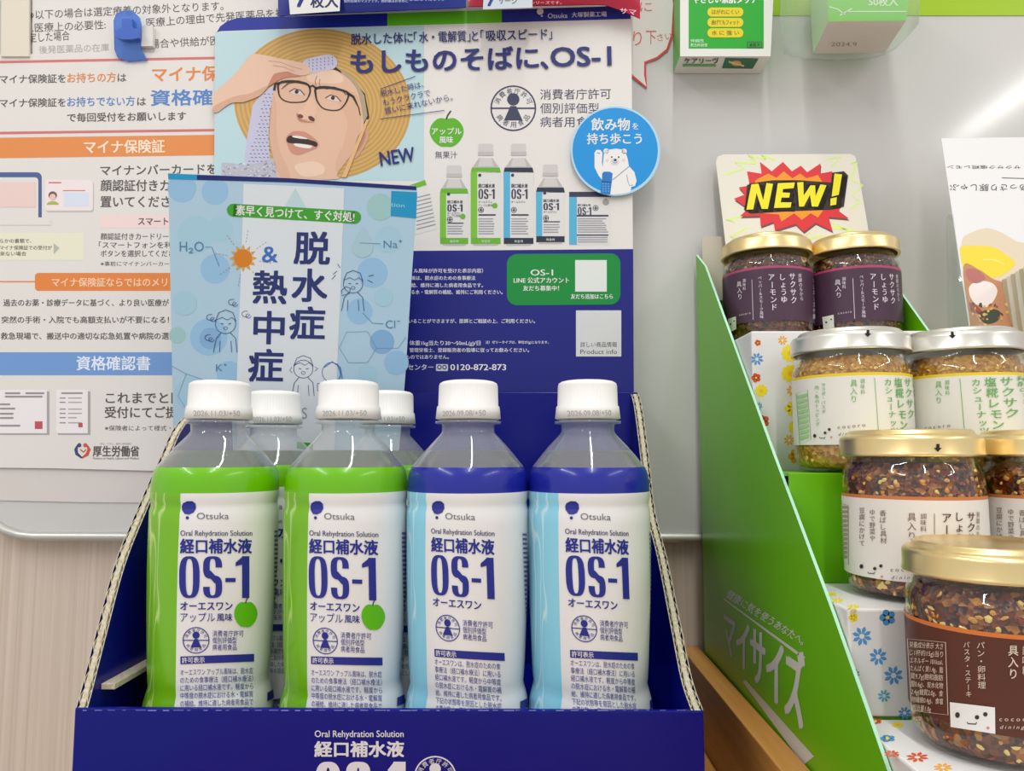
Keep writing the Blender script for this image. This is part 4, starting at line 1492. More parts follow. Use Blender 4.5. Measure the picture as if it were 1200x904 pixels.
# B: under the white label soy jars
YBx = .3400 - .0035
wbx = box('gift_box', XGi + .0006, XGR - .0006, YBx, YS1 - .0004, at(1020, 841, YBx).z - BASE.z, z3 - .0002, WBX, bev=.001)
tag(wbx, 'white flower-patterned box directly under the white label gold lid jars', 'box', 'flower-patterned boxes in the green carton')
p = Print(Axis(1, YBx))
for x, y, r, c, k in ((1010, 746, 12, 0, 0), (1029, 770, 11, 0, 0), (1047, 792, 12, 0, 0), (1040, 724, 10, 0, 1), (1036, 816, 8, 4, 0), (1000, 724, 6, 1, 1), (1002, 790, 6, 4, 0), (1060, 836, 8, 0, 0)):
    flower(p, x, y, r, FLC[c], k)
p.build('flower_print', wbx)
zt = z3 - .0002
p = Print(Axis(2, zt))
flower(p, 982, 704, 7, FLC[1], 0, sy=.5); flower(p, 1000, 712, 8, FLC[1], 0, sy=.5); flower(p, 975, 697, 5, FLC[1], 2, sy=.4)
p.build('flower_print', wbx)
# C: lowest box under the front jar
ZCT = z4_ - .0002
wc = box('gift_box', XGi + .0006, XGR - .0006, .246, YBx - .0004, ZG + .0017, ZCT, WBX, bev=.001)
tag(wc, 'lowest white flower-patterned box, under the front brown label jar', 'box', 'flower-patterned boxes in the green carton')
wc2 = box('box_spacer', XGi + .0006, XGR - .0006, YBx + .001, YS1 - .001, ZG + .0017, at(1020, 841, YBx).z - BASE.z - .0003, GR_)
tag(wc2, 'green cardboard spacer below the upper white flower-patterned box', 'spacer')
p = Print(Axis(2, ZCT))
for x, y, r, c, k in ((1040, 866, 10, 0, 1), (1045, 884, 10, 2, 0), (1075, 888, 14, 2, 0), (1026, 846, 8, 2, 1), (1105, 900, 12, 3, 0), (1052, 850, 7, 1, 2)):
    flower(p, x, y, r, FLC[c], k, sy=.45)
p.build('flower_print', wc)

# ------------------------------------------------------------------ jars
GOLD = N('gold_lid'); GOLD.b.inputs['Base Color'].default_value = (*lin((238, 214, 156)), 1); GOLD.b.inputs['Metallic'].default_value = .9; GOLD.b.inputs['Roughness'].default_value = .3
SILV = N('silver_lid'); SILV.b.inputs['Base Color'].default_value = (*lin((222, 220, 212)), 1); SILV.b.inputs['Metallic'].default_value = .85; SILV.b.inputs['Roughness'].default_value = .3
F_SOY = filling_mat('soy_almond_filling', (50, 16, 2), (112, 44, 6), (200, 136, 44), (236, 200, 110))
F_DARK = filling_mat('dark_almond_filling', (40, 20, 8), (84, 40, 16), (130, 76, 36), (190, 140, 84))
F_CASH = filling_mat('cashew_filling', (160, 104, 26), (196, 144, 56), (216, 172, 88), (230, 200, 136))


def jar(label_txt, loc, metal, fill, nutcol, labmat, topstripe, lb=.0100, lt=.0485, hh=.080, nseed=1):
    root = thing('nut_jar', label_txt, 'jar', loc, 'glass jars of chopped nuts in oil')
    gp = [(0, .0015), (.024, .0), (.0285, .001), (.0306, .005), (RJ, .011), (RJ, .0555), (.0308, .0595), (.0288, .0625), (.0283, .066), (.0283, .0775)]
    bm_obj('glass', lathe_bm(gp, 72), GLASS, root, smooth=True)
    k = hh - .080
    lp_ = [(.0300, .0668), (.0318, .0665), (.0322, .0672), (.0321, .0680), (.0318, .0686), (.0318, .0744), (.0315, .0756), (.0306, .0765), (.0292, .0769), (.0283, .0774), (.0278, .0785), (.0268, .0793), (.0250, .0793), (.0240, .0787), (0, .0787)]
    lid = bm_obj('lid', lathe_bm(lp_, 96), metal.m, root, smooth=True)
    fp = [(0, .0022), (.024, .002), (.0280, .0028), (.0298, .006), (.0305, .012), (.0305, .054), (.0298, .058), (.0280, .0612), (.0272, .0636), (0, .0636)]
    bm = lathe_bm(fp, 72)
    bm_obj('filling', bm, fill, root, smooth=True)
    # chopped nuts showing through the glass above and below the label
    rnd = random.Random(nseed)
    bm = bmesh.new()
    mats_idx = []
    for i in range(240):
        top = rnd.random() < .68
        z = rnd.uniform(lt - .002, .0600) if top else rnd.uniform(.0035, lb + .0015)
        r = (.0298 if z > .057 else .0303) if top else (.0300 if z > .006 else .0288)
        if z > .058: r = .0285
        a = rnd.uniform(0, 2 * PI)
        m_ = bmesh.ops.create_icosphere(bm, subdivisions=1, radius=1.0)['verts']
        s_ = Vector((rnd.uniform(.0004, .0010), rnd.uniform(.0008, .0020), rnd.uniform(.0006, .0015)))
        R = Matrix.Rotation(a, 3, 'Z') @ Matrix.Rotation(rnd.uniform(-1.2, 1.2), 3, 'X')
        j = [rnd.uniform(.75, 1.2) for _ in m_]
        for q, w_ in zip(m_, j):
            c = Vector((q.co.x * s_.x, q.co.y * s_.y, q.co.z * s_.z)) * w_
            c = R @ c + Vector((r * math.cos(a), r * math.sin(a), z))
            h = math.hypot(c.x, c.y)
            lim = .0311 if z < .0565 else .0292 
            if h > lim: c.x *= lim / h; c.y *= lim / h
            q.co = c
        mats_idx.append(rnd.choice([0, 0, 1, 1, 2]))
    for i, f in enumerate(bm.faces): f.material_index = mats_idx[i // 20]
    nn = bm_obj('nut_pieces', bm, [M(c, rough=.35, coat=.4) for c in nutcol], root)
    nn['kind'] = 'stuff'
    # label
    az = azi(loc)
    n = 80; v = []; f = []; mi = []
    a0 = -PI / 2 - az - math.radians(125); a1 = -PI / 2 - az + math.radians(125)
    zs = [lb, (lb + lt) / 2, lt - .0016, lt]
    for z in zs:
        for i in range(n + 1):
            a = a0 + (a1 - a0) * i / n
            v.append(Vector(loc) + Vector(((RJ + .0002) * math.cos(a), (RJ + .0002) * math.sin(a), z)))
    for j in range(3):
        for i in range(n):
            q = j * (n + 1) + i
            f.append((q, q + 1, q + n + 2, q + n + 1)); mi.append(1 if j == 2 else 0)
    lab = mesh_obj('label', v, f, [labmat, M(topstripe, rough=.35)], mi, root, smooth=True)
    W = Wrap(Vector(loc), lambda z: RJ, eps=.0003)
    return root, lid, lab, Print(W), Print(Wrap(Vector(loc), lambda z: .0318, eps=.0002))


def face_mark(p, pts, col, pink, s=1.0, L=3):
    (x0, y0), (x1, y1), (x2, y2), (mx0, mx1, my), (kx, ky) = pts
    p.ell(x0, y0, 2.2 * s, 2.8 * s, col, L, n=10); p.ell(x1, y1, 2.1 * s, 2.1 * s, col, L, n=10); p.ell(x2, y2, 2.1 * s, 2.1 * s, col, L, n=10)
    p.line([(mx0, my - 1.6 * s), (mx0 + .8 * s, my), (mx1 - .8 * s, my + .4 * s), (mx1, my - 1.4 * s)], 1 * s, col, L)
    p.ell(kx, ky, 1.5 * s, 1.5 * s, pink, L, n=8)


def arrow(p, x, y, s=1.0, L=1):
    K = rgb(30, 28, 24)
    p.rect(x - 2 * s, y - 5 * s, x + 2 * s, y, K, L); p.poly([(x - 5 * s, y), (x + 5 * s, y), (x, y + 5 * s)], K, L)


def jloc(px, Y, z): 
    q = at(px, 530, Y)
    return Vector((q.x, q.y, BASE.z + z))


# front jar, brown label
PK = rgb(226, 130, 110); BK = rgb(50, 48, 48)
NUT = [rgb(240, 208, 120), rgb(212, 146, 52), rgb(140, 50, 14)]
NUTD = [rgb(176, 120, 56), rgb(110, 56, 16), rgb(60, 26, 8)]
NUTC = [rgb(240, 208, 124), rgb(222, 172, 72), rgb(200, 146, 44)]
root, lid, lab, p, pl = jar('frontmost gold lid jar with brown label on the lowest patterned box', jloc(1153, Y4, z4_), GOLD, F_SOY, NUT, M(rgb(88, 44, 30), rough=.4), rgb(214, 118, 50), lb=.0135, lt=.0495, nseed=3)
CR = rgb(222, 204, 180)
for k, t in enumerate(('栄養成分表示 大さ', 'じ1杯約15g)当り', 'エネルギー 101kcal、', 'たんぱく質1.4g、脂', '質9.7g(飽和脂肪', '酸0.6g)、炭水化物', '2.4g(糖質2.0g、食', '物繊維0.4g)、食塩', '相当量1.0g')):
    p.text(t, 1067 + k * .4, 759 + k * 9.2, 1106 if k < 8 else 1092, 7, CR, 2, y1=760.5 + k * 9.2 + .8)
p.text('(推定値)', 1070, 845, 1082, 5, CR, 2)
p.line([(1065, 749), (1109, 753), (1112, 838), (1070, 833)], .8, CR, 2, closed=True)
for k in range(5): p.rect(1056, 742 + k * 14, 1061, 748 + k * 14, CR, 2)
p.vtext('パン・卵料理', 1149.5, 752, 808, 9, CR, x1=1151)
p.vtext('パスタ・ステーキ', 1133, 752, 818, 7, CR, x1=1136)
p.vtext('具入り', 1187, 756, 797, 11.5, CR, bold=.01); p.vtext('調味料', 1201, 757, 792, 7, CR)
p.poly([(1114, 823), (1166, 829), (1166.5, 860), (1115, 852)], rgb(232, 230, 226), 2)
face_mark(p, ((1123, 838), (1145.5, 840.5), (1155, 837), (1134, 1145, 848), (1158, 853)), BK, PK, 1.25)
p.text('c o c o r o', 1171, 845, 1208, 5, CR, 2); p.text('d i n i n g', 1172, 854, 1200, 4.5, CR, 2, italic=True)
p.build('lettering', lab)

# soy almond jars, white label
root, lid, lab, p, pl = jar('gold lid jar with full white orange-edged label behind the brown label jar', jloc(1066, Y3, z3), GOLD, F_SOY, NUT, M(rgb(228, 224, 218), rough=.4), rgb(200, 120, 66), nseed=5)
BR = rgb(120, 92, 78)
p.vtext('香ばし具材', 1035, 598, 638, 7.5, BR, x1=1036); p.vtext('ゆで野菜や', 1023, 597, 635, 6.5, BR); p.vtext('豆腐にかけて', 1011, 595, 641, 6.5, BR)
p.vtext('具入り', 1068.5, 601, 634, 10, BR); p.vtext('調味料', 1082, 602, 624, 7, BR)
p.line([(1094.6, 602), (1095, 676)], .7, BR, 2)
p.vtext('アーモンド', 1109, 601, 668, 11, rgb(96, 60, 40), bold=.01); p.vtext('しょうゆ', 1123.5, 600, 650, 10, rgb(96, 60, 40), bold=.01); p.vtext('サクサク', 1137, 600, 650, 9, rgb(96, 60, 40), bold=.01); p.vtext('発酵のちから', 1145, 600, 645, 4, BR)
p.line([(985, 590), (995, 592.5), (995.5, 662), (986, 657)], .5, BR, 2)
for k in range(12): p.rect(986.5, 593 + k * 5.3, 994, 596.4 + k * 5.3, rgb(170, 150, 140), 2)
face_mark(p, ((1010.6, 664), (1026, 666.5), (1033, 663.5), (1018, 1026, 672), (1034, 676)), BK, PK, .95)
p.text('c o c o r o', 1044, 670, 1078, 5, BR, 2); p.text('d i n i n g', 1045, 679, 1072, 4.5, BR, 2, italic=True)
p.build('lettering', lab)
arrow(pl, 1099, 525, .9); pl.build('arrow_print', lid)
index_kids(root)
c = copy_tree(root); l2 = jloc(1228, Y3, z3); c.rotation_euler = (0, 0, -(azi(l2) - azi(root.location)) + math.radians(2)); c.location = l2
c['label'] = 'partly cropped gold lid jar at the right edge above the brown label jar'

# cashew jars, silver lid
root, lid, lab, p, pl = jar('silver lid cashew jar nearer the slanted green side panel', jloc(1000, Y2, z2), SILV, F_CASH, NUTC, M(rgb(226, 226, 218), rough=.4), rgb(236, 206, 40), lb=.0150, lt=.0535, nseed=8)
GN = rgb(110, 176, 96)
p.vtext('サラダ・パスタ', 965.5, 449, 485, 5, GN); p.vtext('肉・魚のトッピング', 957.5, 452, 500, 5, GN, x1=959)
p.vtext('具入り', 1000.5, 445, 473, 8, GN); p.vtext('調味料', 1010.5, 444, 463, 5, GN, x1=1011)
p.line([(1024.5, 443), (1029, 505)], .6, GN, 2)
p.vtext('カシューナッツ', 1039, 444, 510, 8.5, GN, x1=1048, bold=.012); p.vtext('塩糀レモン', 1051, 443, 505, 9, GN, x1=1059, bold=.012); p.vtext('サクサク', 1062, 443, 492, 7.5, GN, x1=1067, bold=.01); p.vtext('発酵のちから', 1069, 443, 482, 3, GN, x1=1073)
p.line([(934, 461), (947, 457), (951, 515), (938, 521)], .5, GN, 2, closed=True)
for k in range(9): p.rect(935 + k * .4, 464 + k * 6, 946.5 + k * .3, 468 + k * 6, rgb(160, 206, 140), 2, dy=-3)
face_mark(p, ((955.5, 511), (967.5, 507.5), (972.3, 503.5), (961, 967.5, 513.5), (974.5, 512.5)), BK, PK, .8)
p.text('c o c o r o', 982, 503, 1014, 4.5, BR, 2, y1=500); p.text('d i n i n g', 983, 511, 1006, 4, BR, 2, y1=509, italic=True)
p.build('lettering', lab)
arrow(pl, 1017, 391, .8); pl.build('arrow_print', lid)
index_kids(root)
c = copy_tree(root); l2 = jloc(1133, Y2, z2); c.rotation_euler = (0, 0, -(azi(l2) - azi(root.location)) - math.radians(24)); c.location = l2
c['label'] = 'silver lid cashew jar nearer the leaflets at the right edge'

# dark almond jars, purple label
root, lid, lab, p, pl = jar('left purple label gold lid jar on the topmost patterned box', jloc(905, Y1, z1), GOLD, F_DARK, NUTD, M(rgb(74, 50, 68), rough=.4), rgb(176, 70, 110), lb=.0150, lt=.0535, nseed=11)
LV = rgb(226, 214, 222)
p.vtext('具入り', 866.5, 330, 352, 5.5, LV, x1=868); p.vtext('調味料', 872.6, 327, 341, 3.5, LV)
p.line([(881.4, 328), (883, 375)], .5, LV, 2)
p.vtext('ペッパー＆スモーク風味', 890.5, 324, 374, 4.2, LV, x1=893)
p.vtext('アーモンド', 903.5, 321, 365, 7.5, LV, x1=908, bold=.015); p.vtext('しょうゆ', 916.5, 321, 356, 7.5, LV, x1=919, bold=.015); p.vtext('サクサク', 927.5, 320, 357, 7, LV, x1=930, bold=.015); p.vtext('発酵のちから', 936.5, 321, 353, 4, LV, x1=939)
for x in (953, 957): p.vtext('マヨネーズや鍋', x, 326, 375, 2.6, LV)
p.poly([(854, 374), (863, 371), (863.5, 386), (855, 390)], rgb(220, 222, 206), 2); p.ell(857, 380, .9, 1.1, BK, 3, n=6); p.ell(861, 376.5, .8, .9, BK, 3, n=6)
p.text('c o c o r o', 867, 370.5, 880, 2.6, LV, 2, y1=368)
p.build('lettering', lab)
index_kids(root)
c = copy_tree(root); l2 = jloc(1008, Y1, z1); c.rotation_euler = (0, 0, -(azi(l2) - azi(root.location)) + math.radians(18)); c.location = l2
c['label'] = 'right purple label gold lid jar in front of the right part of the starburst card'

# ------------------------------------------------------------------ starburst card
ns = Sheet((840, 183, .589), (1004, 183, .581), (852, 290, .580))
ncd = thing('starburst_card', 'cream card with red and yellow starburst reading NEW behind the purple label jars', 'card', ns.P(930, 290))
plate('card', ns, [(839, 190), (841, 183.5), (848, 181), (997, 180.5), (1002, 183), (1004, 190), (1028, 330), (1012, 352), (858, 352)], .0008, M(rgb(226, 222, 208), rough=.5), ncd)
plate('card_foot', Sheet((820, 279, .5885), (850, 279, .5885), (820, 340, .5885)), [(823, 277), (850, 277), (856, 352), (823, 352)], .001, M(rgb(196, 190, 172), rough=.7), ncd)


def z2_(x, y): return (820 + x / 3.614, 170 + y / 3.614)


def z2s(pts): return [z2_(x, y) for x, y in pts]


p = Print(ns)
for pts in ([(235, 70), (205, 45), (280, 60), (262, 44), (320, 62)], [(110, 125), (190, 100), (150, 75), (240, 78)], [(150, 330), (112, 318), (190, 300)], [(155, 400), (130, 390), (200, 350)], [(540, 60), (600, 50), (560, 90)], [(640, 80), (665, 70), (640, 150), (690, 170), (645, 215), (680, 240), (640, 270)],
            [(560, 350), (640, 360), (700, 380)], [(470, 370), (440, 400), (520, 385)], [(560, 330), (700, 400), (640, 398)]):
    p.line(z2s(pts), 2.2, rgb(214, 240, 130), 1)
star = [(255, 72), (305, 112), (352, 72), (390, 112), (428, 88), (455, 116), (512, 78), (508, 122), (560, 112), (590, 200), (588, 280), (632, 312), (545, 305), (562, 365), (490, 330), (440, 368), (405, 335), (318, 362), (312, 325), (258, 345), (255, 300), (170, 302), (205, 270), (145, 228), (192, 210), (165, 180), (212, 172), (200, 112), (262, 122)]
p.poly(z2s([(x + 3, y + 9) for x, y in star]), rgb(120, 70, 76), 2)
p.poly(z2s(star), rgb(218, 48, 52), 3)
star2 = [(290, 122), (325, 140), (355, 112), (392, 142), (425, 122), (452, 142), (500, 128), (520, 160), (560, 200), (520, 280), (500, 308), (470, 290), (432, 318), (400, 290), (345, 325), (335, 295), (270, 290), (240, 270), (230, 200), (235, 150)]
p.poly(z2s(star2), rgb(240, 150, 30), 4)
K = rgb(44, 34, 24); YL = rgb(236, 226, 30)
ltr = {'N': [(197, 275), (218, 168), (248, 165), (268, 235), (282, 162), (310, 166), (288, 272), (262, 272), (240, 205), (226, 274)],
       'E': [(330, 163), (402, 160), (397, 184), (352, 188), (350, 202), (382, 204), (378, 224), (346, 224), (342, 244), (388, 244), (384, 266), (314, 268)],
       'W': [(412, 160), (438, 158), (440, 215), (468, 172), (488, 172), (490, 218), (510, 168), (536, 172), (500, 262), (474, 262), (466, 212), (440, 262), (420, 262)],
       'b': [(570, 122), (602, 126), (588, 212), (558, 220)], 'd': [(553, 228), (580, 222), (577, 254), (552, 258)]}
for kx, pts in ltr.items():
    cxx = sum(q[0] for q in pts) / len(pts); cyy = sum(q[1] for q in pts) / len(pts)
    p.line(z2s(pts), 5.4, K, 5, closed=True); p.line(z2s([(x + 14, y + 10) for x, y in pts]), 4.4, K, 5, closed=True)
p.poly(z2s([(200, 170), (250, 158), (310, 150), (420, 150), (560, 160), (560, 118), (610, 112), (628, 130), (610, 262), (560, 275), (380, 282), (215, 292), (190, 278)]), K, 5)
for pts in ltr.values(): p.poly(z2s(pts), YL, 7)
p.build('printed_design', ncd)

# ------------------------------------------------------------------ things hanging at the top
# red-outlined speech bubble note on the board
bs = Axis(1, WY - .0012)
out = [(600, -70), (770, -70), (786, -30), (790, 5), (788, 40), (782, 58), (770, 68), (756, 73), (756, 88), (758, 103), (742, 90), (731, 78), (600, 70)]
bb = thing('speech_bubble_note', 'white speech bubble cutout with red outline and red handwriting', 'note', bs.P(760, 40))
plate('paper', bs, out, .0003, PAPER, bb)
p = Print(bs)
p.line([(600, -70), (770, -70), (786, -30), (790, 5), (788, 40), (782, 58), (770, 68), (756, 73), (756, 88), (758, 103), (742, 90), (731, 78)], 2.6, rgb(206, 44, 54), 1)
HR = rgb(206, 100, 92)
p.text('に', 750, 14, 764, 12, HR, 2); p.text('り', 742, 54, 752, 18, HR, 2); p.text('下', 757, 52, 769, 17, HR, 2); p.text('さい', 771, 49, 788, 9, HR, 2, y1=46)
p.build('lettering', bb)


def pillow_pack(name, label, x0, x1, yb0, yb1, Y, col, strips, droop=0):
    """hanging sachet: sealed flat bottom edge, bulging body"""
    s = Axis(1, Y)
    nx, ny = 24, 8
    root = thing(name, label, 'packet', s.P((x0 + x1) / 2, yb0))
    v = []; f = []
    for side in (1, -1):
        for j in range(ny + 1):
            for i in range(nx + 1):
                u, w_ = i / nx, j / ny
                py = (yb0 + (yb1 - yb0) * u) - 90 * w_ + droop * max(0, (u - .78) / .22) ** 1.2 * (1 - w_)
                q = s.P(x0 + (x1 - x0) * u, py)
                th = .009 * (math.sin(PI * u) ** .5) * (math.sin(PI * min(w_ * 1.0, 1)) ** .6 if 0 < w_ < 1 else 0)
                v.append(q + Vector((0, -(th + .0004) * side, 0)))
    m = (nx + 1) * (ny + 1)
    for side in (0, 1):
        for j in range(ny):
            for i in range(nx):
                q = side * m + j * (nx + 1) + i
                f.append((q, q + 1, q + nx + 2, q + nx + 1) if side == 0 else (q, q + nx + 1, q + nx + 2, q + 1))
    mesh_obj('pouch', v, f, M(col, rough=.25, coat=.3), None, root, smooth=True)
    p = Print(Axis(1, Y - .0105))
    strips(p)
    p.build('lettering', root)
    return root


def st1(p):
    p.poly([(336, -30), (400, -30), (398, 13), (340, 17)], rgb(224, 224, 220), 1)
    p.text('7', 349, 8, 360, 22, rgb(20, 40, 130), 2, bold=.05, italic=True)
    p.text('枚入', 364, 9, 396, 14, rgb(40, 44, 90), 2, bold=.03)
    p.text('個別包装のマスクです。開封後はお早めに', 403, 3, 478, 3.6, rgb(190, 196, 226), 2); p.text('ご使用ください。', 480, 1, 520, 3.6, rgb(190, 196, 226), 2)


def st2(p):
    p.poly([(568, -30), (624, -30), (624, 9), (566, 11)], rgb(196, 206, 214), 1); p.text('7', 571, 7, 580, 14, rgb(20, 40, 130), 2, bold=.05)
    p.text('サージ', 584, 5, 606, 8, GREY, 2, bold=.02); p.text('シリーズです。', 622, 5, 658, 3.6, rgb(236, 170, 180), 2); p.text('サマ', 726, 16, 745, 7, rgb(240, 200, 210), 2, y1=18)


pillow_pack('blue_packet', 'glossy dark blue packet hanging above the left part of the header board', 326, 546, 19, 9, .572, rgb(20, 40, 140), st1)
pillow_pack('red_packet', 'crimson red packet hanging above the right part of the header board', 549, 750, 8, 5, .567, rgb(176, 10, 50), st2, droop=17)

# bandage box
YN, YK = .5720, .5990
bf = Axis(1, YN)
A = [(797, -60), (906, -60), (905, 66), (797, 66)]
fr = [at(x, y, YN) for x, y in ((797, -60), (909, -60), (903, 66), (797, 66))]
bandage = thing('bandage_box', 'green and white bandage box hanging on the whiteboard beside the speech bubble', 'box', (fr[2] + fr[3]) / 2)
bk = [Vector((q.x, BASE.y + YK, q.z)) for q in fr]
mesh_obj('carton', fr + bk, [(0, 3, 2, 1), (3, 7, 6, 2), (4, 5, 6, 7), (0, 1, 5, 4), (0, 4, 7, 3), (1, 2, 6, 5)], [M(rgb(226, 226, 220), rough=.35), M(rgb(80, 180, 50), rough=.35)], [0, 0, 0, 0, 1, 1], bandage)
p = Print(bf)
p.rect(807, -60, 895, 57, rgb(30, 166, 40), 1)
p.rect(807, -60, 895, -20, rgb(20, 130, 40), 2)
p.text('やさしい素肌タッチ', 812, 4, 887, 9, WHITE, 3, bold=.03)
for k, t in enumerate(('はくぷすけいくい', '曲げてもフィット', '水 に 強 い')):
    y = 9 + k * 12.2
    p.rrect(829, y, 871, y + 10.6, 5, rgb(226, 206, 20), 3); p.text(('はがれにくい' if k == 0 else t), 834, y + 8, 866, 5.6, rgb(120, 110, 20), 4, bold=.02)
p.text('伸縮性', 809, 50, 825, 4, rgb(190, 226, 190), 3, bold=.02); p.text('救急絆創膏', 809, 55, 829, 4, rgb(190, 226, 190), 3, bold=.02)
p.rect(875.5, 49, 892.5, 56.5, rgb(16, 70, 30), 3); p.rect(876.3, 49.8, 891.7, 55.7, rgb(60, 166, 60), 4); p.text('滅菌済', 877.5, 55, 890.5, 4.4, rgb(16, 60, 30), 5, bold=.02)
p.build('front_print', bandage)
p = Print(Axis(2, fr[2].z - BASE.z))
p.text('ケアリーヴ', 802, 74.5, 842, 6.5, rgb(40, 70, 40), 2, bold=.03); p.rect(800, 75.5, 839, 78, rgb(110, 176, 90), 2)
p.poly([(850, 68), (889, 68.5), (882, 80.5), (846, 80)], rgb(40, 110, 80), 2); p.ell(863, 74, 6, 3.2, rgb(224, 160, 110), 3, n=12); p.line([(854, 72), (872, 77)], 2, rgb(236, 200, 150), 4)
p.build('bottom_print', bandage)

# mask box in a clear bag
f4 = [at(966, -60, .540), at(1072, -60, .540), at(1062, 26, .540), at(971, 23, .540)]
zb4 = (f4[2].z + f4[3].z) / 2
f4[2].z = f4[3].z = zb4
k4 = [Vector((q.x + .006, BASE.y + .586, q.z)) for q in f4]
mb = thing('mask_box', 'green and white box in a clear bag hanging at the top right', 'box', (f4[2] + f4[3]) / 2)
mesh_obj('carton', f4 + k4, [(0, 3, 2, 1), (3, 7, 6, 2), (4, 5, 6, 7), (0, 1, 5, 4), (0, 4, 7, 3), (1, 2, 6, 5)], [M(rgb(128, 206, 90), rough=.35), M(rgb(214, 202, 192), rough=.5), M(rgb(190, 226, 170), rough=.35)], [0, 1, 0, 0, 2, 0], mb)
p = Print(Axis(1, .540))
p.text('50枚入', 1018, 7, 1052, 10, rgb(206, 236, 190), 2, bold=.03)
p.line([(972, 8), (982, 11), (990, 17)], 1.2, rgb(226, 240, 220), 2); p.line([(998, 10), (984, 18)], 1.2, rgb(226, 240, 220), 2); p.rect(992, 13, 1062, 14, rgb(226, 240, 220), 2)
p.build('front_print', mb)
p = Print(Axis(2, zb4 - BASE.z)); p.text('2024.9', 974, 54, 1004, 5, rgb(90, 80, 76), 2); p.build('bottom_print', mb)
# loose clear bag round it
v = []; f = []
ring = [(-.010, -.006), (.0, -.011), (.035, -.010), (.062, -.008), (.068, .0), (.068, .03), (.060, .046), (.02, .048), (-.018, .045), (-.026, .02)]
for j, (dz, k_) in enumerate(((.09, 1.0), (.04, 1.03), (.012, 1.05), (.0, 1.02), (-.004, .9), (-.007, .55))):
    for i, (dx_, dy_) in enumerate(ring):
        rr = random.Random(j * 31 + i)
        cx_, cy_ = .028, .022
        v.append(Vector((f4[3].x + cx_ + (dx_ - cx_) * k_ + rr.uniform(-.0015, .0015), BASE.y + min(.540 + cy_ + (dy_ - cy_) * k_ + rr.uniform(-.0015, .0005), .598), zb4 + dz + rr.uniform(-.001, .001) - (.002 if j > 2 else 0))))
R_ = len(ring)
for j in range(5):
    for i in range(R_): f.append((j * R_ + i, j * R_ + (i + 1) % R_, (j + 1) * R_ + (i + 1) % R_, (j + 1) * R_ + i))
f.append(tuple(5 * R_ + i for i in range(R_)))
mesh_obj('clear_bag', v, f, FILM, None, mb, smooth=True)

# ------------------------------------------------------------------ recipe leaflets at the right
ls = Sheet((1103, 162, .560), (1200, 162, .545), (1135, 380, .500))
lf = thing('recipe_leaflet', 'upright white recipe leaflet with photo of a meat dish at right edge', 'leaflet', ls.P(1170, 380))
plate('paper', ls, [(1103, 162), (1290, 160), (1290, 420), (1141, 420)], .0006, M(rgb(224, 222, 222), rough=.35), lf)
p = Print(ls)


def zl(x, y): return (1080 + x / 3.617, 150 + y / 3.617)


def zls(pts): return [zl(x, y) for x, y in pts]


def zls_s(pts):
    return [zl((x - 260) * 5.479, (y - 50) * 5.479) for x, y in zs(pts)]


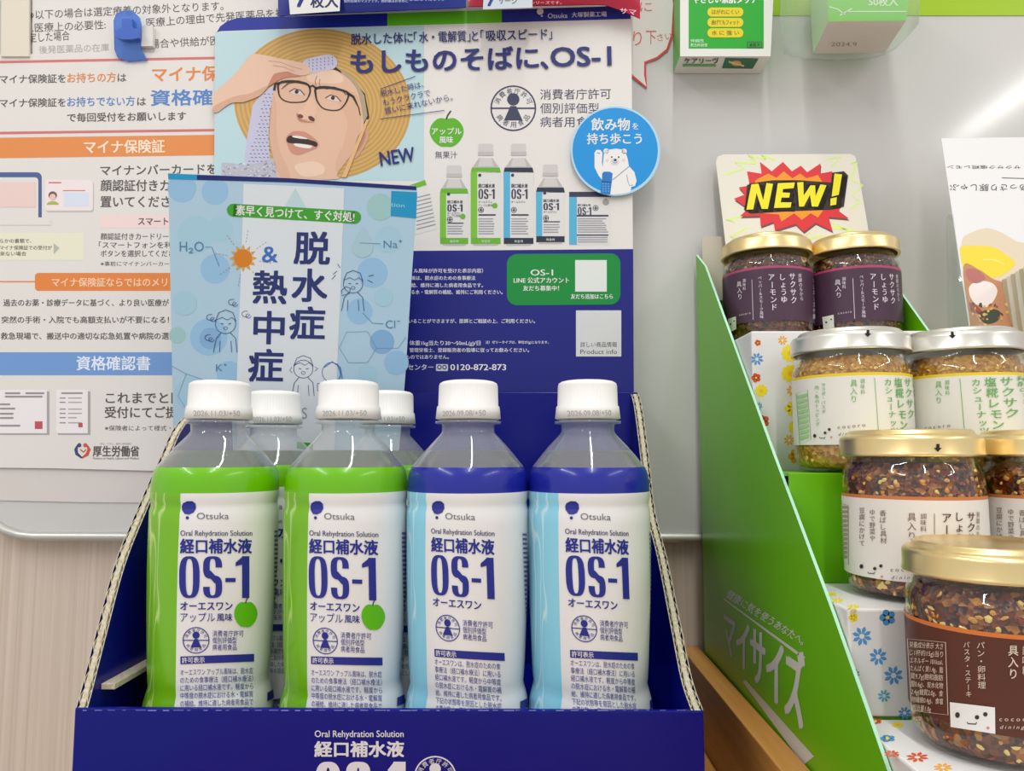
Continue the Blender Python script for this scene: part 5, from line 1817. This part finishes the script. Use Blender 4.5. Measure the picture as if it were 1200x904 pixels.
p.poly(zls_s([(170, 480), (220, 440), (280, 425), (340, 445), (400, 480), (440, 500), (440, 620), (360, 700), (200, 600)]), rgb(216, 200, 174), 1)
p.poly(zls_s([(163, 510), (200, 500), (300, 505), (360, 540), (395, 575), (350, 620), (280, 640), (190, 620), (174, 590)]), rgb(230, 206, 50), 2)
p.line(zls([(260, 560), (310, 560), (350, 580)]), 1.4, rgb(240, 228, 120), 3)
p.poly(zls_s([(176, 590), (240, 600), (300, 640), (345, 660), (360, 720), (440, 760), (440, 960), (215, 960), (205, 830)]), rgb(186, 130, 90), 3)
p.poly(zls_s([(200, 680), (240, 650), (300, 660), (320, 700), (280, 760), (220, 740)]), rgb(232, 220, 216), 4)
p.poly(zls_s([(190, 600), (240, 605), (270, 640), (230, 660), (195, 640)]), rgb(176, 104, 96), 4)
p.poly(zls_s([(205, 740), (250, 770), (250, 790), (212, 780)]), rgb(150, 60, 60), 4); p.poly(zls_s([(240, 790), (290, 770), (330, 780), (320, 820), (270, 830)]), rgb(50, 60, 40), 5)
rr = random.Random(4)
for k in range(60):
    x, y = rr.uniform(215, 430), rr.uniform(740, 900)
    q = zl(x, y); p.ell(q[0], q[1], rr.uniform(1, 2.6), rr.uniform(.8, 2), rr.choice([rgb(214, 170, 70), rgb(150, 84, 40), rgb(90, 60, 34), rgb(226, 196, 120)]), 6, n=7, rot=rr.uniform(0, 180))
# mirrored-looking sideways wording (upside down)
p.text('あっさり豚しゃぶ', 1204, 216, 1113, 8, GREY, 3, y1=216)
p.text('サクサク塩糀レモン', 1196, 194, 1110, 4, GREY, 3, y1=194)
p.line(zls([(340, 212), (440, 215)]), .7, GREY, 3)
p.build('printed_design', lf)
# clear acrylic holder
hs_ = Sheet((1112, 252, .566), (1200, 252, .562), (1112, 380, .556))
ah = thing('acrylic_holder', 'clear acrylic leaflet holder standing behind the silver lid jars', 'holder', hs_.P(1150, 378))
AC = thin_clear('acrylic', tint=(.93, .95, .93), base=.02, strength=.35, haze=.05)
plate('back_plate', hs_, [(1111, 252), (1116, 250), (1250, 250), (1250, 420), (1113, 420)], .003, AC, ah)
plate('side_fin', Axis(0, at(1124, 380, .5).x - BASE.x), [(1111, 250), (1114, 252), (1124, 330), (1150, 384), (1118, 400), (1112, 330)], .002, AC, ah)
# stack of folded leaflets in front
for k in range(7):
    x0 = 1169 + k * 5
    s = Sheet((x0, 330 - k * 3, .512 - k * .006), (x0 + 14, 326 - k * 3, .500 - k * .006), (x0 + 10, 400, .500 - k * .006))
    o = plate('folded_leaflet', s, [(x0, 331 - k * 3), (x0 + 46, 318 - k * 3), (x0 + 50, 420), (x0 + 14, 420)], .0008, M(rgb(226, 222, 206) if k % 2 == 0 else rgb(196, 186, 160), rough=.5))
    tag(o, 'thin folded leaflet standing in the upright bundle at the right edge', 'leaflet', 'folded leaflets standing in a bundle')
